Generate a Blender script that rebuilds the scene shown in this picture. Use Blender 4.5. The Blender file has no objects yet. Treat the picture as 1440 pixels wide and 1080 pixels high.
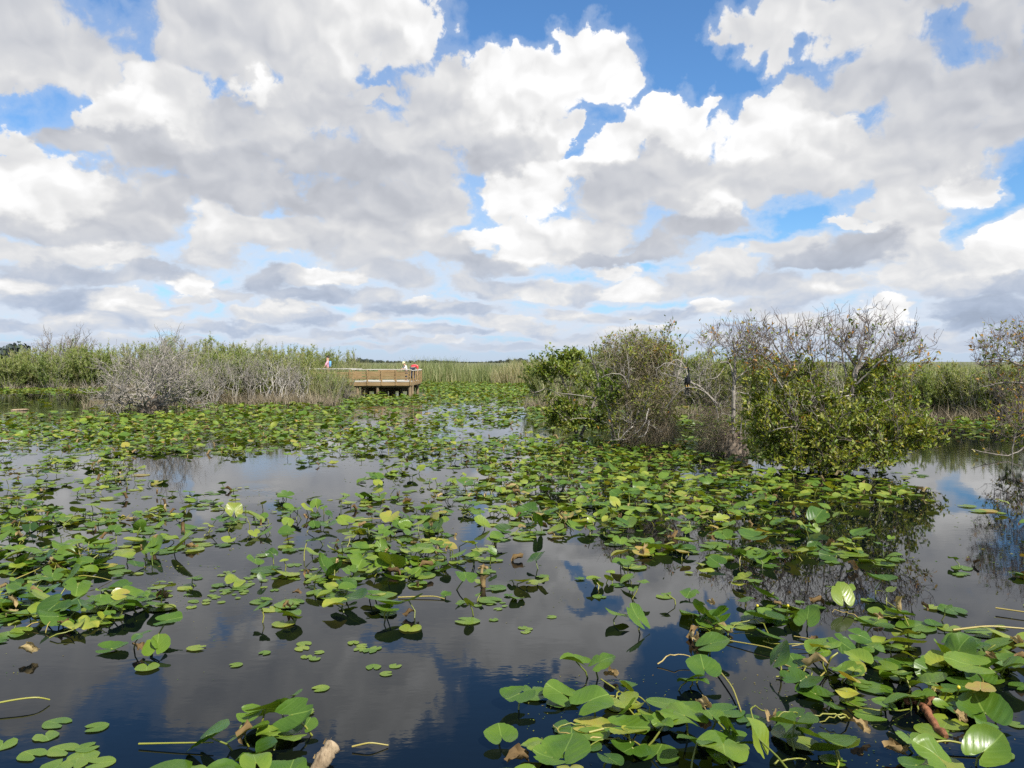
import bpy, bmesh, math, random
import numpy as np
from math import radians, pi, sin, cos, tan, atan2
from mathutils import Vector, Matrix

random.seed(7)
RNG = np.random.default_rng(11)
SC = bpy.context.scene
COL = SC.collection

# ------------------------------------------------------------------ camera
EYE = 2.3                       # metres above the water
FOC = 1150.0                    # focal length in units of a 1440 wide frame
HORIZON = 508.0
PITCH = math.atan((540.0 - HORIZON) / FOC)
cam_d = bpy.data.cameras.new('camera')
cam_d.sensor_width = 36.0
cam_d.lens = FOC / 1440.0 * 36.0
cam_d.clip_start = 0.05
cam_d.clip_end = 6000.0
cam = bpy.data.objects.new('camera', cam_d)
COL.objects.link(cam)
cam.location = (0.0, 0.0, EYE)
cam.rotation_euler = (pi / 2 - PITCH, 0.0, 0.0)
SC.camera = cam


def ray(px, py):
    """Direction in the world of a point of the 1440 x 1080 frame."""
    x, y, z = (px - 720.0) / FOC, 1.0, (540.0 - py) / FOC
    c, s = cos(PITCH), sin(PITCH)
    v = Vector((x, y * c + z * s, z * c - y * s))
    return v.normalized()


def ground(px, py, z=0.0):
    d = ray(px, py)
    t = (z - EYE) / d.z
    return Vector((d.x * t, d.y * t, z))


def at(px, py, Y):
    """The point at distance Y ahead that shows at px, py."""
    d = ray(px, py)
    t = Y / d.y
    return Vector((d.x * t, Y, EYE + d.z * t))


def project(P):
    P = np.asarray(P, float)
    x, y, z = P[..., 0], P[..., 1], P[..., 2] - EYE
    c, s = cos(PITCH), sin(PITCH)
    yy = y * c - z * s
    zz = y * s + z * c
    return 720 + FOC * x / yy, 540 - FOC * zz / yy


# ------------------------------------------------------------------ small node language
class S:
    """A node socket that can be used in arithmetic."""
    tree = None

    def __init__(self, sock):
        self.s = sock

    @staticmethod
    def math(op, *a, clamp=False):
        n = S.tree.nodes.new('ShaderNodeMath')
        n.operation = op
        n.use_clamp = clamp
        for i, v in enumerate(a):
            if isinstance(v, S):
                S.tree.links.new(v.s, n.inputs[i])
            else:
                n.inputs[i].default_value = v
        return S(n.outputs[0])

    def __add__(a, b): return S.math('ADD', a, b)
    __radd__ = __add__
    def __mul__(a, b): return S.math('MULTIPLY', a, b)
    __rmul__ = __mul__
    def __sub__(a, b): return S.math('SUBTRACT', a, b)
    def __rsub__(a, b): return S.math('SUBTRACT', b, a)
    def __truediv__(a, b): return S.math('DIVIDE', a, b)
    def max(a, b): return S.math('MAXIMUM', a, b)
    def min(a, b): return S.math('MINIMUM', a, b)
    def sat(a): return S.math('ADD', a, 0.0, clamp=True)
    def pow(a, b): return S.math('POWER', a, b)


def vmath(op, *a, out=0):
    n = S.tree.nodes.new('ShaderNodeVectorMath')
    n.operation = op
    for i, v in enumerate(a):
        if isinstance(v, S):
            S.tree.links.new(v.s, n.inputs[i])
        elif isinstance(v, (int, float)):
            n.inputs['Scale' if op == 'SCALE' else i].default_value = v
        else:
            n.inputs[i].default_value = v
    return S(n.outputs['Value' if out else 0])


def vscale(v, k):
    n = S.tree.nodes.new('ShaderNodeVectorMath')
    n.operation = 'SCALE'
    S.tree.links.new(v.s, n.inputs[0])
    if isinstance(k, S):
        S.tree.links.new(k.s, n.inputs['Scale'])
    else:
        n.inputs['Scale'].default_value = k
    return S(n.outputs[0])


def combine(x, y, z=0.0):
    n = S.tree.nodes.new('ShaderNodeCombineXYZ')
    for i, v in enumerate((x, y, z)):
        if isinstance(v, S):
            S.tree.links.new(v.s, n.inputs[i])
        else:
            n.inputs[i].default_value = v
    return S(n.outputs[0])


def smooth(v, a, b, lo=0.0, hi=1.0, kind='SMOOTHSTEP'):
    n = S.tree.nodes.new('ShaderNodeMapRange')
    n.interpolation_type = kind
    S.tree.links.new(v.s, n.inputs[0])
    for i, q in enumerate((a, b, lo, hi)):
        n.inputs[1 + i].default_value = q
    return S(n.outputs[0])


def mix(f, a, b, kind='MIX'):
    n = S.tree.nodes.new('ShaderNodeMix')
    n.data_type = 'RGBA'
    n.blend_type = kind
    n.clamp_factor = True
    for idx, v in ((0, f), (6, a), (7, b)):
        if isinstance(v, S):
            S.tree.links.new(v.s, n.inputs[idx])
        elif idx == 0:
            n.inputs[0].default_value = v
        else:
            n.inputs[idx].default_value = (*v, 1.0)
    return S(n.outputs[2])


def noise(vec, scale=1.0, detail=3.0, rough=0.5, dim='2D', color=False, dist=0.0):
    n = S.tree.nodes.new('ShaderNodeTexNoise')
    n.noise_dimensions = dim
    S.tree.links.new(vec.s, n.inputs['Vector'])
    n.inputs['Scale'].default_value = scale
    n.inputs['Detail'].default_value = detail
    n.inputs['Roughness'].default_value = rough
    n.inputs['Distortion'].default_value = dist
    return S(n.outputs['Color' if color else 'Fac'])


def voro(vec, scale=1.0, detail=2.0, rough=0.5, dim='2D', smoothness=0.6):
    n = S.tree.nodes.new('ShaderNodeTexVoronoi')
    n.voronoi_dimensions = dim
    n.feature = 'SMOOTH_F1'
    n.normalize = True
    S.tree.links.new(vec.s, n.inputs['Vector'])
    n.inputs['Scale'].default_value = scale
    n.inputs['Detail'].default_value = detail
    n.inputs['Roughness'].default_value = rough
    n.inputs['Smoothness'].default_value = smoothness
    return S(n.outputs['Distance'])


# ------------------------------------------------------------------ daylight
SUN_EL, SUN_AZ = radians(50.0), radians(142.0)     # azimuth from +Y towards +X: behind the camera, to the right
sun_dir = Vector((sin(SUN_AZ) * cos(SUN_EL), cos(SUN_AZ) * cos(SUN_EL), sin(SUN_EL)))
sun_d = bpy.data.lights.new('sun', 'SUN')
sun_d.energy = 4.8
sun_d.angle = radians(0.5)
sun_d.color = (1.0, 0.955, 0.88)
sun = bpy.data.objects.new('sun', sun_d)
COL.objects.link(sun)
sun.location = (0, 0, 60)
sun.rotation_euler = (-sun_dir).to_track_quat('-Z', 'Y').to_euler()
# ------------------------------------------------------------------ sky: a clear Nishita sky under fair weather cumulus
world = bpy.data.worlds.new('World')
SC.world = world
world.use_nodes = True
nt = world.node_tree
nt.nodes.clear()
S.tree = nt
SKY_STRENGTH = 0.1
SKY_TINT = (0.60, 0.91, 1.16)
sky = nt.nodes.new('ShaderNodeTexSky')
sky.sky_type = 'NISHITA'
sky.sun_disc = False
sky.sun_elevation = SUN_EL
sky.sun_rotation = SUN_AZ
sky.air_density = 1.0
sky.dust_density = 0.35
sky.ozone_density = 2.5
sky_c = S(sky.outputs[0])
tc = nt.nodes.new('ShaderNodeTexCoord')
sep = nt.nodes.new('ShaderNodeSeparateXYZ')
nt.links.new(tc.outputs['Generated'], sep.inputs[0])
dx, dy, dz = (S(sep.outputs[i]) for i in range(3))
KA = 1150.0
az = S.math('ARCTAN2', dx, dy) * KA
el = S.math('ARCSINE', dz) * KA
P0 = combine(az, el, 0.0)


def sk(px, py):
    d = ray(px, py)
    return atan2(d.x, d.y) * KA, math.asin(d.z) * KA


# cumulus: soft billows at given bearings, each with its own brightness, broken up by noise
LIGHT = Vector((0.35, 0.94, 0.0))
def vmadd(v, a, b):
    n = S.tree.nodes.new('ShaderNodeVectorMath')
    n.operation = 'MULTIPLY_ADD'
    S.tree.links.new(v.s, n.inputs[0])
    n.inputs[1].default_value = a
    n.inputs[2].default_value = b
    return S(n.outputs[0])


def madd(a, k, b):
    return S.math('MULTIPLY_ADD', a, k, b)


# noise coordinates: features shrink and flatten towards the horizon
Q = combine(az * (1 / 120.0), S.math('LOGARITHM', el.max(-100.0) * (1 / 280.0) + 1.0, 2.71828) * 5.83, 0.0)
wn = vmath('SUBTRACT', noise(Q, 1.3, 3.0, 0.55, color=True), (0.5, 0.5, 0.5))
W1 = vmath('MULTIPLY', wn, combine(95.0, smooth(el, 0, 420, 30.0, 95.0), 0.0))
wn2 = vmath('SUBTRACT', noise(Q, 4.6, 4.0, 0.6, color=True), (0.5, 0.5, 0.5))
W1 = vmath('ADD', W1, vmath('MULTIPLY', wn2, combine(34.0, smooth(el, 0, 420, 13.0, 34.0), 0.0)))
PW = vmath('ADD', P0, W1)
QW = vmath('ADD', Q, vscale(wn, 0.5))
n1 = noise(QW, 2.6, 7.0, 0.65) - 0.5
relief = noise(QW, 1.9, 2.5, 0.45) - noise(vmath('ADD', QW, tuple(LIGHT * 0.16)), 1.9, 2.5, 0.45)

BL = [
# top left
(40,50,110,60,.70),(96,72,66,44,.78),(150,102,38,26,.78),(30,105,60,22,.82),
(258,60,54,48,.76),(330,45,90,60,.73),(420,30,100,60,.80),(500,30,70,50,.92),(560,25,60,45,.97),(590,48,36,32,.95),(300,82,60,24,.72),(545,66,62,30,.78),(470,98,40,22,.78),(520,125,30,14,.80),(430,85,50,20,.74),
# grey-bellied bank and its tower
(200,165,55,34,.97),(245,140,60,34,.88),(162,168,34,23,.95),(360,122,34,16,.97),(400,150,60,36,.76),(440,112,45,22,.84),(465,145,65,36,.71),
(100,200,50,22,.60),(190,212,90,34,.60),(300,228,90,36,.64),(430,216,85,34,.60),(505,238,80,32,.57),(600,235,70,36,.66),(370,195,50,24,.76),(560,212,44,22,.78),(250,205,44,20,.74),(330,172,70,34,.66),(600,145,60,45,.74),(550,190,70,36,.74),
(660,190,50,36,.80),(640,120,30,28,.82),(700,225,40,36,.60),(270,180,40,26,.86),
(680,108,42,38,.99),(735,90,36,30,1.0),(818,45,28,28,1.0),(848,78,34,32,1.0),(858,118,36,32,1.0),(790,105,46,38,1.0),(760,150,56,38,.97),(700,155,46,38,.93),(720,205,50,36,.74),(775,195,30,25,.82),(806,186,20,16,.93),
# left
(15,205,24,30,.90),(60,262,70,38,1.0),(30,290,60,38,.96),(110,275,46,34,.95),(80,325,110,22,.62),(175,290,60,40,.72),(230,285,50,30,.64),(150,320,60,22,.66),
(330,268,100,26,.62),(450,278,90,22,.58),(560,280,80,24,.62),(390,258,44,16,.74),(295,330,45,30,.92),(335,315,50,26,.84),(390,335,45,28,.82),(450,325,60,34,.72),(525,345,70,44,.74),(530,300,80,26,.65),(620,290,55,34,.80),(600,330,45,36,.80),
(40,360,60,16,.86),(150,358,60,19,.90),(100,384,110,13,.64),(230,386,55,15,.60),(290,360,50,20,.72),
(10,400,40,18,.92),(80,420,75,22,.56),(150,425,40,14,.94),(180,415,30,14,.96),(130,446,70,9,.78),(210,436,40,10,.82),(278,404,26,18,.99),(268,424,26,9,.86),
(462,391,54,15,1.0),(420,390,36,14,.80),(430,414,90,13,.58),(375,395,36,20,.60),(580,432,72,15,.58),(530,418,36,11,.74),(592,420,28,9,.95),(628,428,28,8,.90),(655,434,60,11,.64),
(440,450,40,13,.66),(365,446,60,10,.82),(330,420,30,10,.74),(700,405,50,16,.66),(560,390,50,18,.70),(660,400,40,16,.72),
# middle and right
(742,272,56,38,.98),(728,340,40,34,.97),(690,332,38,18,1.0),(648,358,40,26,.76),(690,372,60,17,.60),(792,340,46,36,.92),(842,340,40,32,.82),(862,280,70,46,.70),(885,255,60,32,.68),
(830,366,55,12,.56),(930,345,60,24,.61),(875,365,60,10,.55),(1012,288,42,30,.95),(1000,315,66,18,.60),(1080,262,50,25,.72),(960,275,50,28,.72),(760,240,40,28,.98),(800,242,40,22,.97),
(1205,350,66,20,.50),(1150,366,72,13,.56),(1225,335,40,18,.52),(1110,350,46,18,.83),(1200,316,40,7,.96),(1290,330,38,55,.88),(1255,300,50,30,.84),(1300,376,60,26,.82),
(1020,375,46,22,.88),(960,400,60,17,.76),(1060,396,70,18,.70),(858,386,30,11,.94),(892,410,38,16,.93),(760,410,50,15,.88),(780,440,50,12,.82),(820,415,40,14,.70),
(1238,440,38,18,.98),(1252,424,28,14,1.0),(1180,462,60,12,.80),(1000,432,30,15,.95),(950,445,60,12,.66),(1080,430,60,16,.70),(1140,410,50,16,.80),(1180,395,50,16,.84),
(1432,330,34,28,1.0),(1402,368,38,26,.98),(1350,378,38,20,.94),(1410,402,56,13,.56),(1392,440,66,28,.50),(1445,455,40,30,.52),(1330,400,40,16,.72),(1360,266,32,25,.95),(1385,250,20,14,.9),
(1030,50,30,20,.80),(1070,42,50,32,.85),(1103,75,22,28,.80),(1150,25,85,40,.84),(1230,25,70,42,.78),(1330,0,100,22,.66),(1425,30,40,40,.60),
(1255,92,60,36,.70),(1200,118,55,33,.74),(1150,132,36,26,.78),(1290,125,60,40,.67),(1385,95,55,34,.61),(1430,125,40,60,.57),(1330,155,66,46,.66),(1290,195,60,46,.71),(1350,212,55,36,.73),(1410,185,50,38,.64),(1270,240,50,44,.76),
(930,136,18,15,.97),(945,160,33,28,.99),(985,155,24,17,.99),(870,192,33,20,1.0),(902,176,38,28,.99),(860,216,33,24,.97),(960,192,46,28,.97),(1080,165,46,32,.99),(1060,195,56,36,.99),(1130,160,36,32,.98),(1110,142,22,17,.97),
(1162,192,55,36,.92),(1205,212,55,36,.80),(1170,244,55,36,.76),(1020,240,60,34,.80),(940,232,60,28,.72),(1100,232,55,34,.82),
# ranks near the horizon
(30,488,90,6,.70),(150,480,70,7,.80),(280,484,80,6,.66),(400,478,60,7,.82),(520,486,70,5,.72),(610,480,60,6,.84),(720,488,80,6,.68),(810,478,60,7,.80),(930,486,80,6,.70),(1040,480,60,7,.82),(1150,486,80,6,.68),(1260,482,70,7,.78),(1360,490,80,6,.66),(560,462,40,7,.86),(690,450,50,8,.84),(400,432,40,10,.86),(520,446,40,9,.84),(760,470,40,6,.72),
(60,462,90,9,.70),(220,456,80,8,.76),(330,462,90,9,.64),(500,470,80,7,.72),(640,466,80,8,.68),(740,462,60,8,.84),(850,452,60,10,.74),(900,468,80,7,.82),(1060,462,70,10,.66),(1300,466,60,9,.80),(1400,482,80,8,.66),(1120,446,40,10,.86),
]

def haze(c, py0, py1, amount, col, el=el):
    v0, v1 = sk(720, py0)[1], sk(720, py1)[1]
    return mix(smooth(el, v1, v0, 0.0, amount), c, tuple(x / SKY_STRENGTH for x in col))


KB = 3.6
k = 1.0 / SKY_STRENGTH
sky_c = vmath('MULTIPLY', sky_c, SKY_TINT)
base = haze(sky_c, 508, 300, 0.75, (0.37, 0.50, 0.68))
veil_c = (0.50 * k, 0.55 * k, 0.63 * k)


def background(c):
    nt = S.tree
    bg = nt.nodes.new('ShaderNodeBackground')
    bg.inputs['Strength'].default_value = SKY_STRENGTH
    nt.links.new(c.s, bg.inputs['Color'])
    return bg.outputs[0]


def mixsh(f, a, b):
    n = nt.nodes.new('ShaderNodeMixShader')
    nt.links.new(f.s, n.inputs[0])
    nt.links.new(a, n.inputs[1])
    nt.links.new(b, n.inputs[2])
    return n.outputs[0]


def clouds(x0, x1, y0, y1):
    """The shader of one window of the sky, fed only by the billows that reach into it."""
    g = bpy.data.node_groups.new('clouds', 'ShaderNodeTree')
    for nm in SHARED:
        g.interface.new_socket(nm, in_out='INPUT', socket_type=SHARED[nm][1])
    g.interface.new_socket('out', in_out='OUTPUT', socket_type='NodeSocketShader')
    gi, go = g.nodes.new('NodeGroupInput'), g.nodes.new('NodeGroupOutput')
    S.tree = g
    PW, n1, relief, el, base, tint_d, REL = (S(gi.outputs[nm]) for nm in SHARED)
    sw = sb = None
    for (px, py, rx, ry, b) in BL:
        u, v = sk(px, py)
        rx, ry = rx * 1.02, ry * 1.02
        if u + 1.75 * rx < x0 or u - 1.75 * rx > x1 or v + 1.75 * ry < y0 or v - 1.75 * ry > y1:
            continue
        ix, iy = math.sqrt(KB) / rx, math.sqrt(KB) / ry
        d = vmadd(PW, (ix, iy, 0), (-u * ix, -v * iy, 0))
        w = S.math('POWER', 0.36788, vmath('DOT_PRODUCT', d, d, out=1))
        sw = w if sw is None else sw + w
        sb = w * b if sb is None else madd(w, b, sb)
    F = madd(S.math('LOGARITHM', sw + 1e-6, 2.71828), 1 / KB, 1.0)
    bri = sb / (sw + 1e-6)
    soft = smooth(bri, 0.62, 1.0, 0.66, 0.32)
    m = smooth((F + n1 * 1.35 - 0.04) / soft, 0.0, 1.0)
    bri = bri + relief * REL + n1 * smooth(el, 20, 200, 0.45, 0.10) + smooth(F + n1 * 0.9, 0.55, 0.0, 0.0, 0.03)
    bri = bri.max(0.40).min(1.05)
    lin = madd(bri, 0.44, 0.545).pow(2.2) * (smooth(bri, 0.80, 1.08, 1.0, 1.10) * (0.668 * k))
    tintc = mix(smooth(bri, 0.5, 0.95), tint_d, (1.0, 1.0, 1.0))
    cloud = vmath('MULTIPLY', tintc, combine(lin, lin, lin))
    veil = smooth(F + n1 * 1.8, -1.1, 0.1, 0.0, 1.0) * smooth(el, 60, 280, 0.95, 0.28)
    c = mix(m, mix(veil, base, veil_c), cloud)
    g.links.new(background(haze(c, 514, 452, 0.80, (0.40, 0.455, 0.545), el)), go.inputs[0])
    S.tree = nt
    n = nt.nodes.new('ShaderNodeGroup')
    n.node_tree = g
    for nm in SHARED:
        nt.links.new(SHARED[nm][0].s, n.inputs[nm])
    return n.outputs[0]


REL = smooth(el, 60, 300, 0.38, 0.48)
tint_d = mix(smooth(el, 40, 190), (0.80, 0.95, 1.22), (0.93, 0.967, 1.06))
V, FL, CO = 'NodeSocketVector', 'NodeSocketFloat', 'NodeSocketColor'
SHARED = {'PW': (PW, V), 'n1': (n1, FL), 'relief': (relief, FL), 'el': (el, FL), 'base': (base, CO), 'tint_d': (tint_d, CO), 'REL': (REL, FL)}
ps = nt.nodes.new('ShaderNodeSeparateXYZ')
nt.links.new(PW.s, ps.inputs[0])
wx, wy = S(ps.outputs[0]), S(ps.outputs[1])
XS, YS = [-1e4, -340, -60, 180, 420, 1e4], [-1e4, 95, 200, 330, 1e4]
front = None
for i in range(len(XS) - 1):
    colm = None
    for j in range(len(YS) - 1):
        t = clouds(XS[i], XS[i + 1], YS[j], YS[j + 1])
        colm = t if colm is None else mixsh(S.math('GREATER_THAN', wy, YS[j]), colm, t)
    front = colm if front is None else mixsh(S.math('GREATER_THAN', wx, XS[i]), front, colm)
# the rest of the dome, outside the frame: the same kind of broken cloud
Qd = vmath('MULTIPLY', P0, (1 / 330.0, 1 / 230.0, 0))
d1 = noise(Qd, 1.0, 6.0, 0.6)
d2 = noise(vmath('ADD', Qd, (-0.05, 0.12, 0)), 1.0, 3.0, 0.6)
dm = smooth(d1, 0.45, 0.56, 0.0, 0.95)
dome = mix(dm, sky_c, mix(((d1 - d2) * 1.8 + 0.6).sat(), (0.34 * k, 0.36 * k, 0.40 * k), (0.72 * k, 0.72 * k, 0.72 * k)))


out = S.math('GREATER_THAN', S.math('ABSOLUTE', az), 735.0).max(S.math('GREATER_THAN', el, 560.0))
wo = nt.nodes.new('ShaderNodeOutputWorld')
nt.links.new(mixsh(out, front, background(dome)), wo.inputs['Surface'])
world.cycles.sampling_method = 'MANUAL'
world.cycles.sample_map_resolution = 256
SC.view_settings.view_transform = 'Standard'
SC.view_settings.look = 'None'
SC.view_settings.exposure = 0.5
SC.view_settings.gamma = 1.0
# ------------------------------------------------------------------ mesh building
class MB:
    """Collects faces as arrays and links them as one mesh object."""

    def __init__(self):
        self.v, self.f, self.t, self.u, self.m = [], [], [], [], []
        self.n = 0

    def add(self, verts, faces, tint=0.0, uv=None, mat=0):
        verts = np.asarray(verts, float).reshape(-1, 3)
        faces = np.asarray(faces, int)
        self.v.append(verts)
        self.f.append(faces + self.n)
        k = len(faces)
        self.t.append(np.broadcast_to(np.asarray(tint, float), (k,)).copy())
        self.u.append(np.zeros((len(verts), 2)) if uv is None else np.asarray(uv, float).reshape(-1, 2))
        self.m.append(np.full(k, mat))
        self.n += len(verts)

    def tube(self, pts, rad, sides=5, tint=0.0, mat=0, cap=True):
        pts = np.asarray(pts, float)
        k = len(pts)
        rad = np.broadcast_to(np.asarray(rad, float), (k,))
        d = np.gradient(pts, axis=0)
        d /= np.linalg.norm(d, axis=1)[:, None] + 1e-9
        up = np.where(np.abs(d[:, 2:3]) > 0.9, [[1.0, 0, 0]], [[0, 0, 1.0]])
        a = np.cross(d, up)
        a /= np.linalg.norm(a, axis=1)[:, None] + 1e-9
        for i in range(1, k):                     # no sudden twist from ring to ring
            q = a[i - 1] - d[i] * (a[i - 1] @ d[i])
            if np.linalg.norm(q) > 1e-6:
                a[i] = q / np.linalg.norm(q)
        b = np.cross(d, a)
        th = np.arange(sides) * 2 * pi / sides
        ring = a[:, None] * np.cos(th)[None, :, None] + b[:, None] * np.sin(th)[None, :, None]
        v = (pts[:, None] + ring * rad[:, None, None]).reshape(-1, 3)
        i, j = np.meshgrid(np.arange(k - 1), np.arange(sides), indexing='ij')
        j2 = (j + 1) % sides
        f = np.stack([i * sides + j, i * sides + j2, (i + 1) * sides + j2, (i + 1) * sides + j], -1).reshape(-1, 4)
        uv = np.stack([np.tile(th / (2 * pi), k), np.repeat(np.linspace(0, 1, k), sides)], 1)
        self.add(v, f, tint, uv, mat)
        if cap and sides == 4:
            self.add(v[:4], [[3, 2, 1, 0]], tint, None, mat)
            self.add(v[-4:], [[0, 1, 2, 3]], tint, None, mat)
        elif cap:
            for r, p, o in ((v[:sides], pts[0], 1), (v[-sides:], pts[-1], -1)):
                w = np.vstack([r, p])
                q = [[(s + 1) % sides, s, sides, sides] if o > 0 else [s, (s + 1) % sides, sides, sides] for s in range(sides)]
                self.add(w, np.array(q), tint, None, mat)

    def box(self, c, s, rz=0.0, tint=0.0, mat=0, bev=0.004):
        """A box with chamfered edges: centre, full size."""
        c, s = np.asarray(c, float), np.asarray(s, float) / 2
        b = min(bev, s.min() * 0.4)
        bm = bmesh.new()
        bmesh.ops.create_cube(bm, size=2.0)
        for v in bm.verts:
            v.co = Vector((v.co.x * s[0], v.co.y * s[1], v.co.z * s[2]))
        if b > 0:
            bmesh.ops.bevel(bm, geom=bm.edges[:], offset=b, segments=1, affect='EDGES')
        bm.verts.index_update()
        V = np.array([v.co for v in bm.verts])
        R = np.array([[cos(rz), -sin(rz), 0], [sin(rz), cos(rz), 0], [0, 0, 1]])
        V = V @ R.T + c
        F = []
        for f in bm.faces:
            ids = [v.index for v in f.verts]
            F.append((ids + [ids[-1]] * 4)[:4] if len(ids) <= 4 else ids)
        bm.free()
        self.add(V, np.array(F), tint, None, mat)

    def leaves(self, P, D, N, L, W, tint, mat=0, fold=0.18):
        """Small pointed leaves: base points, long axes, normals, lengths, widths."""
        P, D, N = (np.asarray(q, float) for q in (P, D, N))
        k = len(P)
        if k == 0:
            return
        D = D / (np.linalg.norm(D, axis=1)[:, None] + 1e-9)
        Sx = np.cross(D, N)
        Sx /= np.linalg.norm(Sx, axis=1)[:, None] + 1e-9
        N = np.cross(Sx, D)
        L = np.broadcast_to(L, (k,))[:, None]
        W = np.broadcast_to(W, (k,))[:, None] / 2
        up = N * W * fold * 2
        v = np.stack([P, P + D * L * .30 + Sx * W + up, P + D * L * .66 + Sx * W * .85 + up, P + D * L - N * L * 0.12,
                      P + D * L * .66 - Sx * W * .85 + up, P + D * L * .30 - Sx * W + up], 1).reshape(-1, 3)
        o = np.arange(k)[:, None] * 6
        f = np.stack([o + [0, 1, 2, 3], o + [0, 3, 4, 5]], 1).reshape(-1, 4)
        t = np.repeat(np.broadcast_to(tint, (k,)), 2)
        self.add(v, f, t, np.tile([[0, 0], [.5, .3], [.4, .66], [0, 1], [-.4, .66], [-.5, .3]], (k, 1)), mat)

    def blades(self, P, D, B, L, W, tint, mat=0, seg=3):
        """Grass-like blades that start along D and bend over towards B."""
        P, D, B = (np.asarray(q, float) for q in (P, D, B))
        k = len(P)
        L = np.broadcast_to(L, (k,))[:, None]
        W = np.broadcast_to(W, (k,))[:, None]
        sd = np.cross(D, B + RNG.normal(0, .2, (k, 3)))
        sd /= np.linalg.norm(sd, axis=1)[:, None] + 1e-9
        rows = []
        for s in range(seg + 1):
            t = s / seg
            c = P + D * L * t + B * L * t * t
            w = W * (1 - 0.92 * t) * 0.5
            rows += [c - sd * w, c + sd * w]
        v = np.stack(rows, 1).reshape(-1, 3)
        o = np.arange(k)[:, None] * (2 * seg + 2)
        f = np.concatenate([o + [2 * s, 2 * s + 1, 2 * s + 3, 2 * s + 2] for s in range(seg)], 1).reshape(-1, 4)
        self.add(v, f, np.repeat(np.broadcast_to(tint, (k,)), seg), None, mat)

    def mesh(self, name, mats, smooth_faces=True):
        me = bpy.data.meshes.new(name)
        V = np.concatenate(self.v)
        F = np.concatenate([f if f.shape[1] == 4 else f[:, [0, 1, 2, 2]] for f in self.f])
        tri = F[:, 2] == F[:, 3]
        cnt = np.where(tri, 3, 4)
        loops = F.reshape(-1)
        keep = np.ones(len(loops), bool)
        keep[3::4] = ~tri
        loops = loops[keep]
        me.vertices.add(len(V))
        me.vertices.foreach_set('co', V.astype(np.float32).ravel())
        me.loops.add(len(loops))
        me.loops.foreach_set('vertex_index', loops.astype(np.int32))
        me.polygons.add(len(F))
        me.polygons.foreach_set('loop_start', np.concatenate([[0], np.cumsum(cnt)[:-1]]).astype(np.int32))
        me.polygons.foreach_set('material_index', np.concatenate(self.m).astype(np.int32))
        me.polygons.foreach_set('use_smooth', np.full(len(F), smooth_faces))
        a = me.attributes.new('tint', 'FLOAT', 'FACE')
        a.data.foreach_set('value', np.concatenate(self.t).astype(np.float32))
        uv = me.uv_layers.new(name='UVMap')
        uv.data.foreach_set('uv', np.concatenate(self.u)[loops].astype(np.float32).ravel())
        for m in (mats if isinstance(mats, (list, tuple)) else [mats]):
            me.materials.append(m)
        me.update()
        me.validate()
        return me

    def build(self, name, mats, parent=None, smooth_faces=True):
        return put(name, self.mesh(name, mats, smooth_faces), parent)


def put(name, me, parent=None):
    o = bpy.data.objects.new(name, me)
    COL.objects.link(o)
    if parent is not None:
        o.parent = parent
    return o


def empty(name, loc, rz=0.0):
    o = bpy.data.objects.new(name, None)
    COL.objects.link(o)
    o.location = loc
    o.rotation_euler = (0, 0, rz)
    o.empty_display_size = 0.2
    return o


def tag(o, label=None, cat=None, group=None, kind=None):
    for k_, v_ in (('label', label), ('category', cat), ('group', group), ('kind', kind)):
        if v_:
            o[k_] = v_
    return o


def copy_tree(o, parent=None):
    c_ = o.copy()
    COL.objects.link(c_)
    if parent is not None:
        c_.parent = parent
    for ch in list(o.children):
        copy_tree(ch, c_)
    return c_


# ------------------------------------------------------------------ materials
def new_mat(name):
    m = bpy.data.materials.new(name)
    m.use_nodes = True
    S.tree = m.node_tree
    return m, m.node_tree.nodes['Principled BSDF'], m.node_tree


def attr(name, out='Fac'):
    n = S.tree.nodes.new('ShaderNodeAttribute')
    n.attribute_name = name
    return S(n.outputs[out])


def ramp(f, stops):
    n = S.tree.nodes.new('ShaderNodeValToRGB')
    S.tree.links.new(f.s, n.inputs[0])
    e = n.color_ramp.elements
    while len(e) < len(stops):
        e.new(0.5)
    for q, (p, c_) in zip(e, stops):
        q.position = p
        q.color = (*c_, 1.0)
    return S(n.outputs[0])


def geo(out):
    return S(S.tree.nodes.new('ShaderNodeNewGeometry').outputs[out])


def bump(h, strength, distance):
    n = S.tree.nodes.new('ShaderNodeBump')
    n.inputs['Strength'].default_value = strength
    n.inputs['Distance'].default_value = distance
    S.tree.links.new(h.s, n.inputs['Height'])
    return n.outputs[0]


def leaf_material(name, stops, rough=0.45, trans=0.3, spec=0.5, tcol=(1.25, 1.2, 0.5)):
    m, b, t = new_mat(name)
    f = attr('tint')
    n = noise(geo('Position'), 9.0, 2.0, 0.5, dim='3D')
    c_ = ramp(f + (n - 0.5) * 0.18, stops)
    t.links.new(c_.s, b.inputs['Base Color'])
    b.inputs['Roughness'].default_value = rough
    b.inputs['Specular IOR Level'].default_value = spec
    tr = t.nodes.new('ShaderNodeBsdfTranslucent')
    t.links.new(vmath('MULTIPLY', c_, tcol).s, tr.inputs['Color'])
    mx = t.nodes.new('ShaderNodeMixShader')
    mx.inputs[0].default_value = trans
    t.links.new(b.outputs[0], mx.inputs[1])
    t.links.new(tr.outputs[0], mx.inputs[2])
    t.links.new(mx.outputs[0], t.nodes['Material Output'].inputs['Surface'])
    return m


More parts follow.
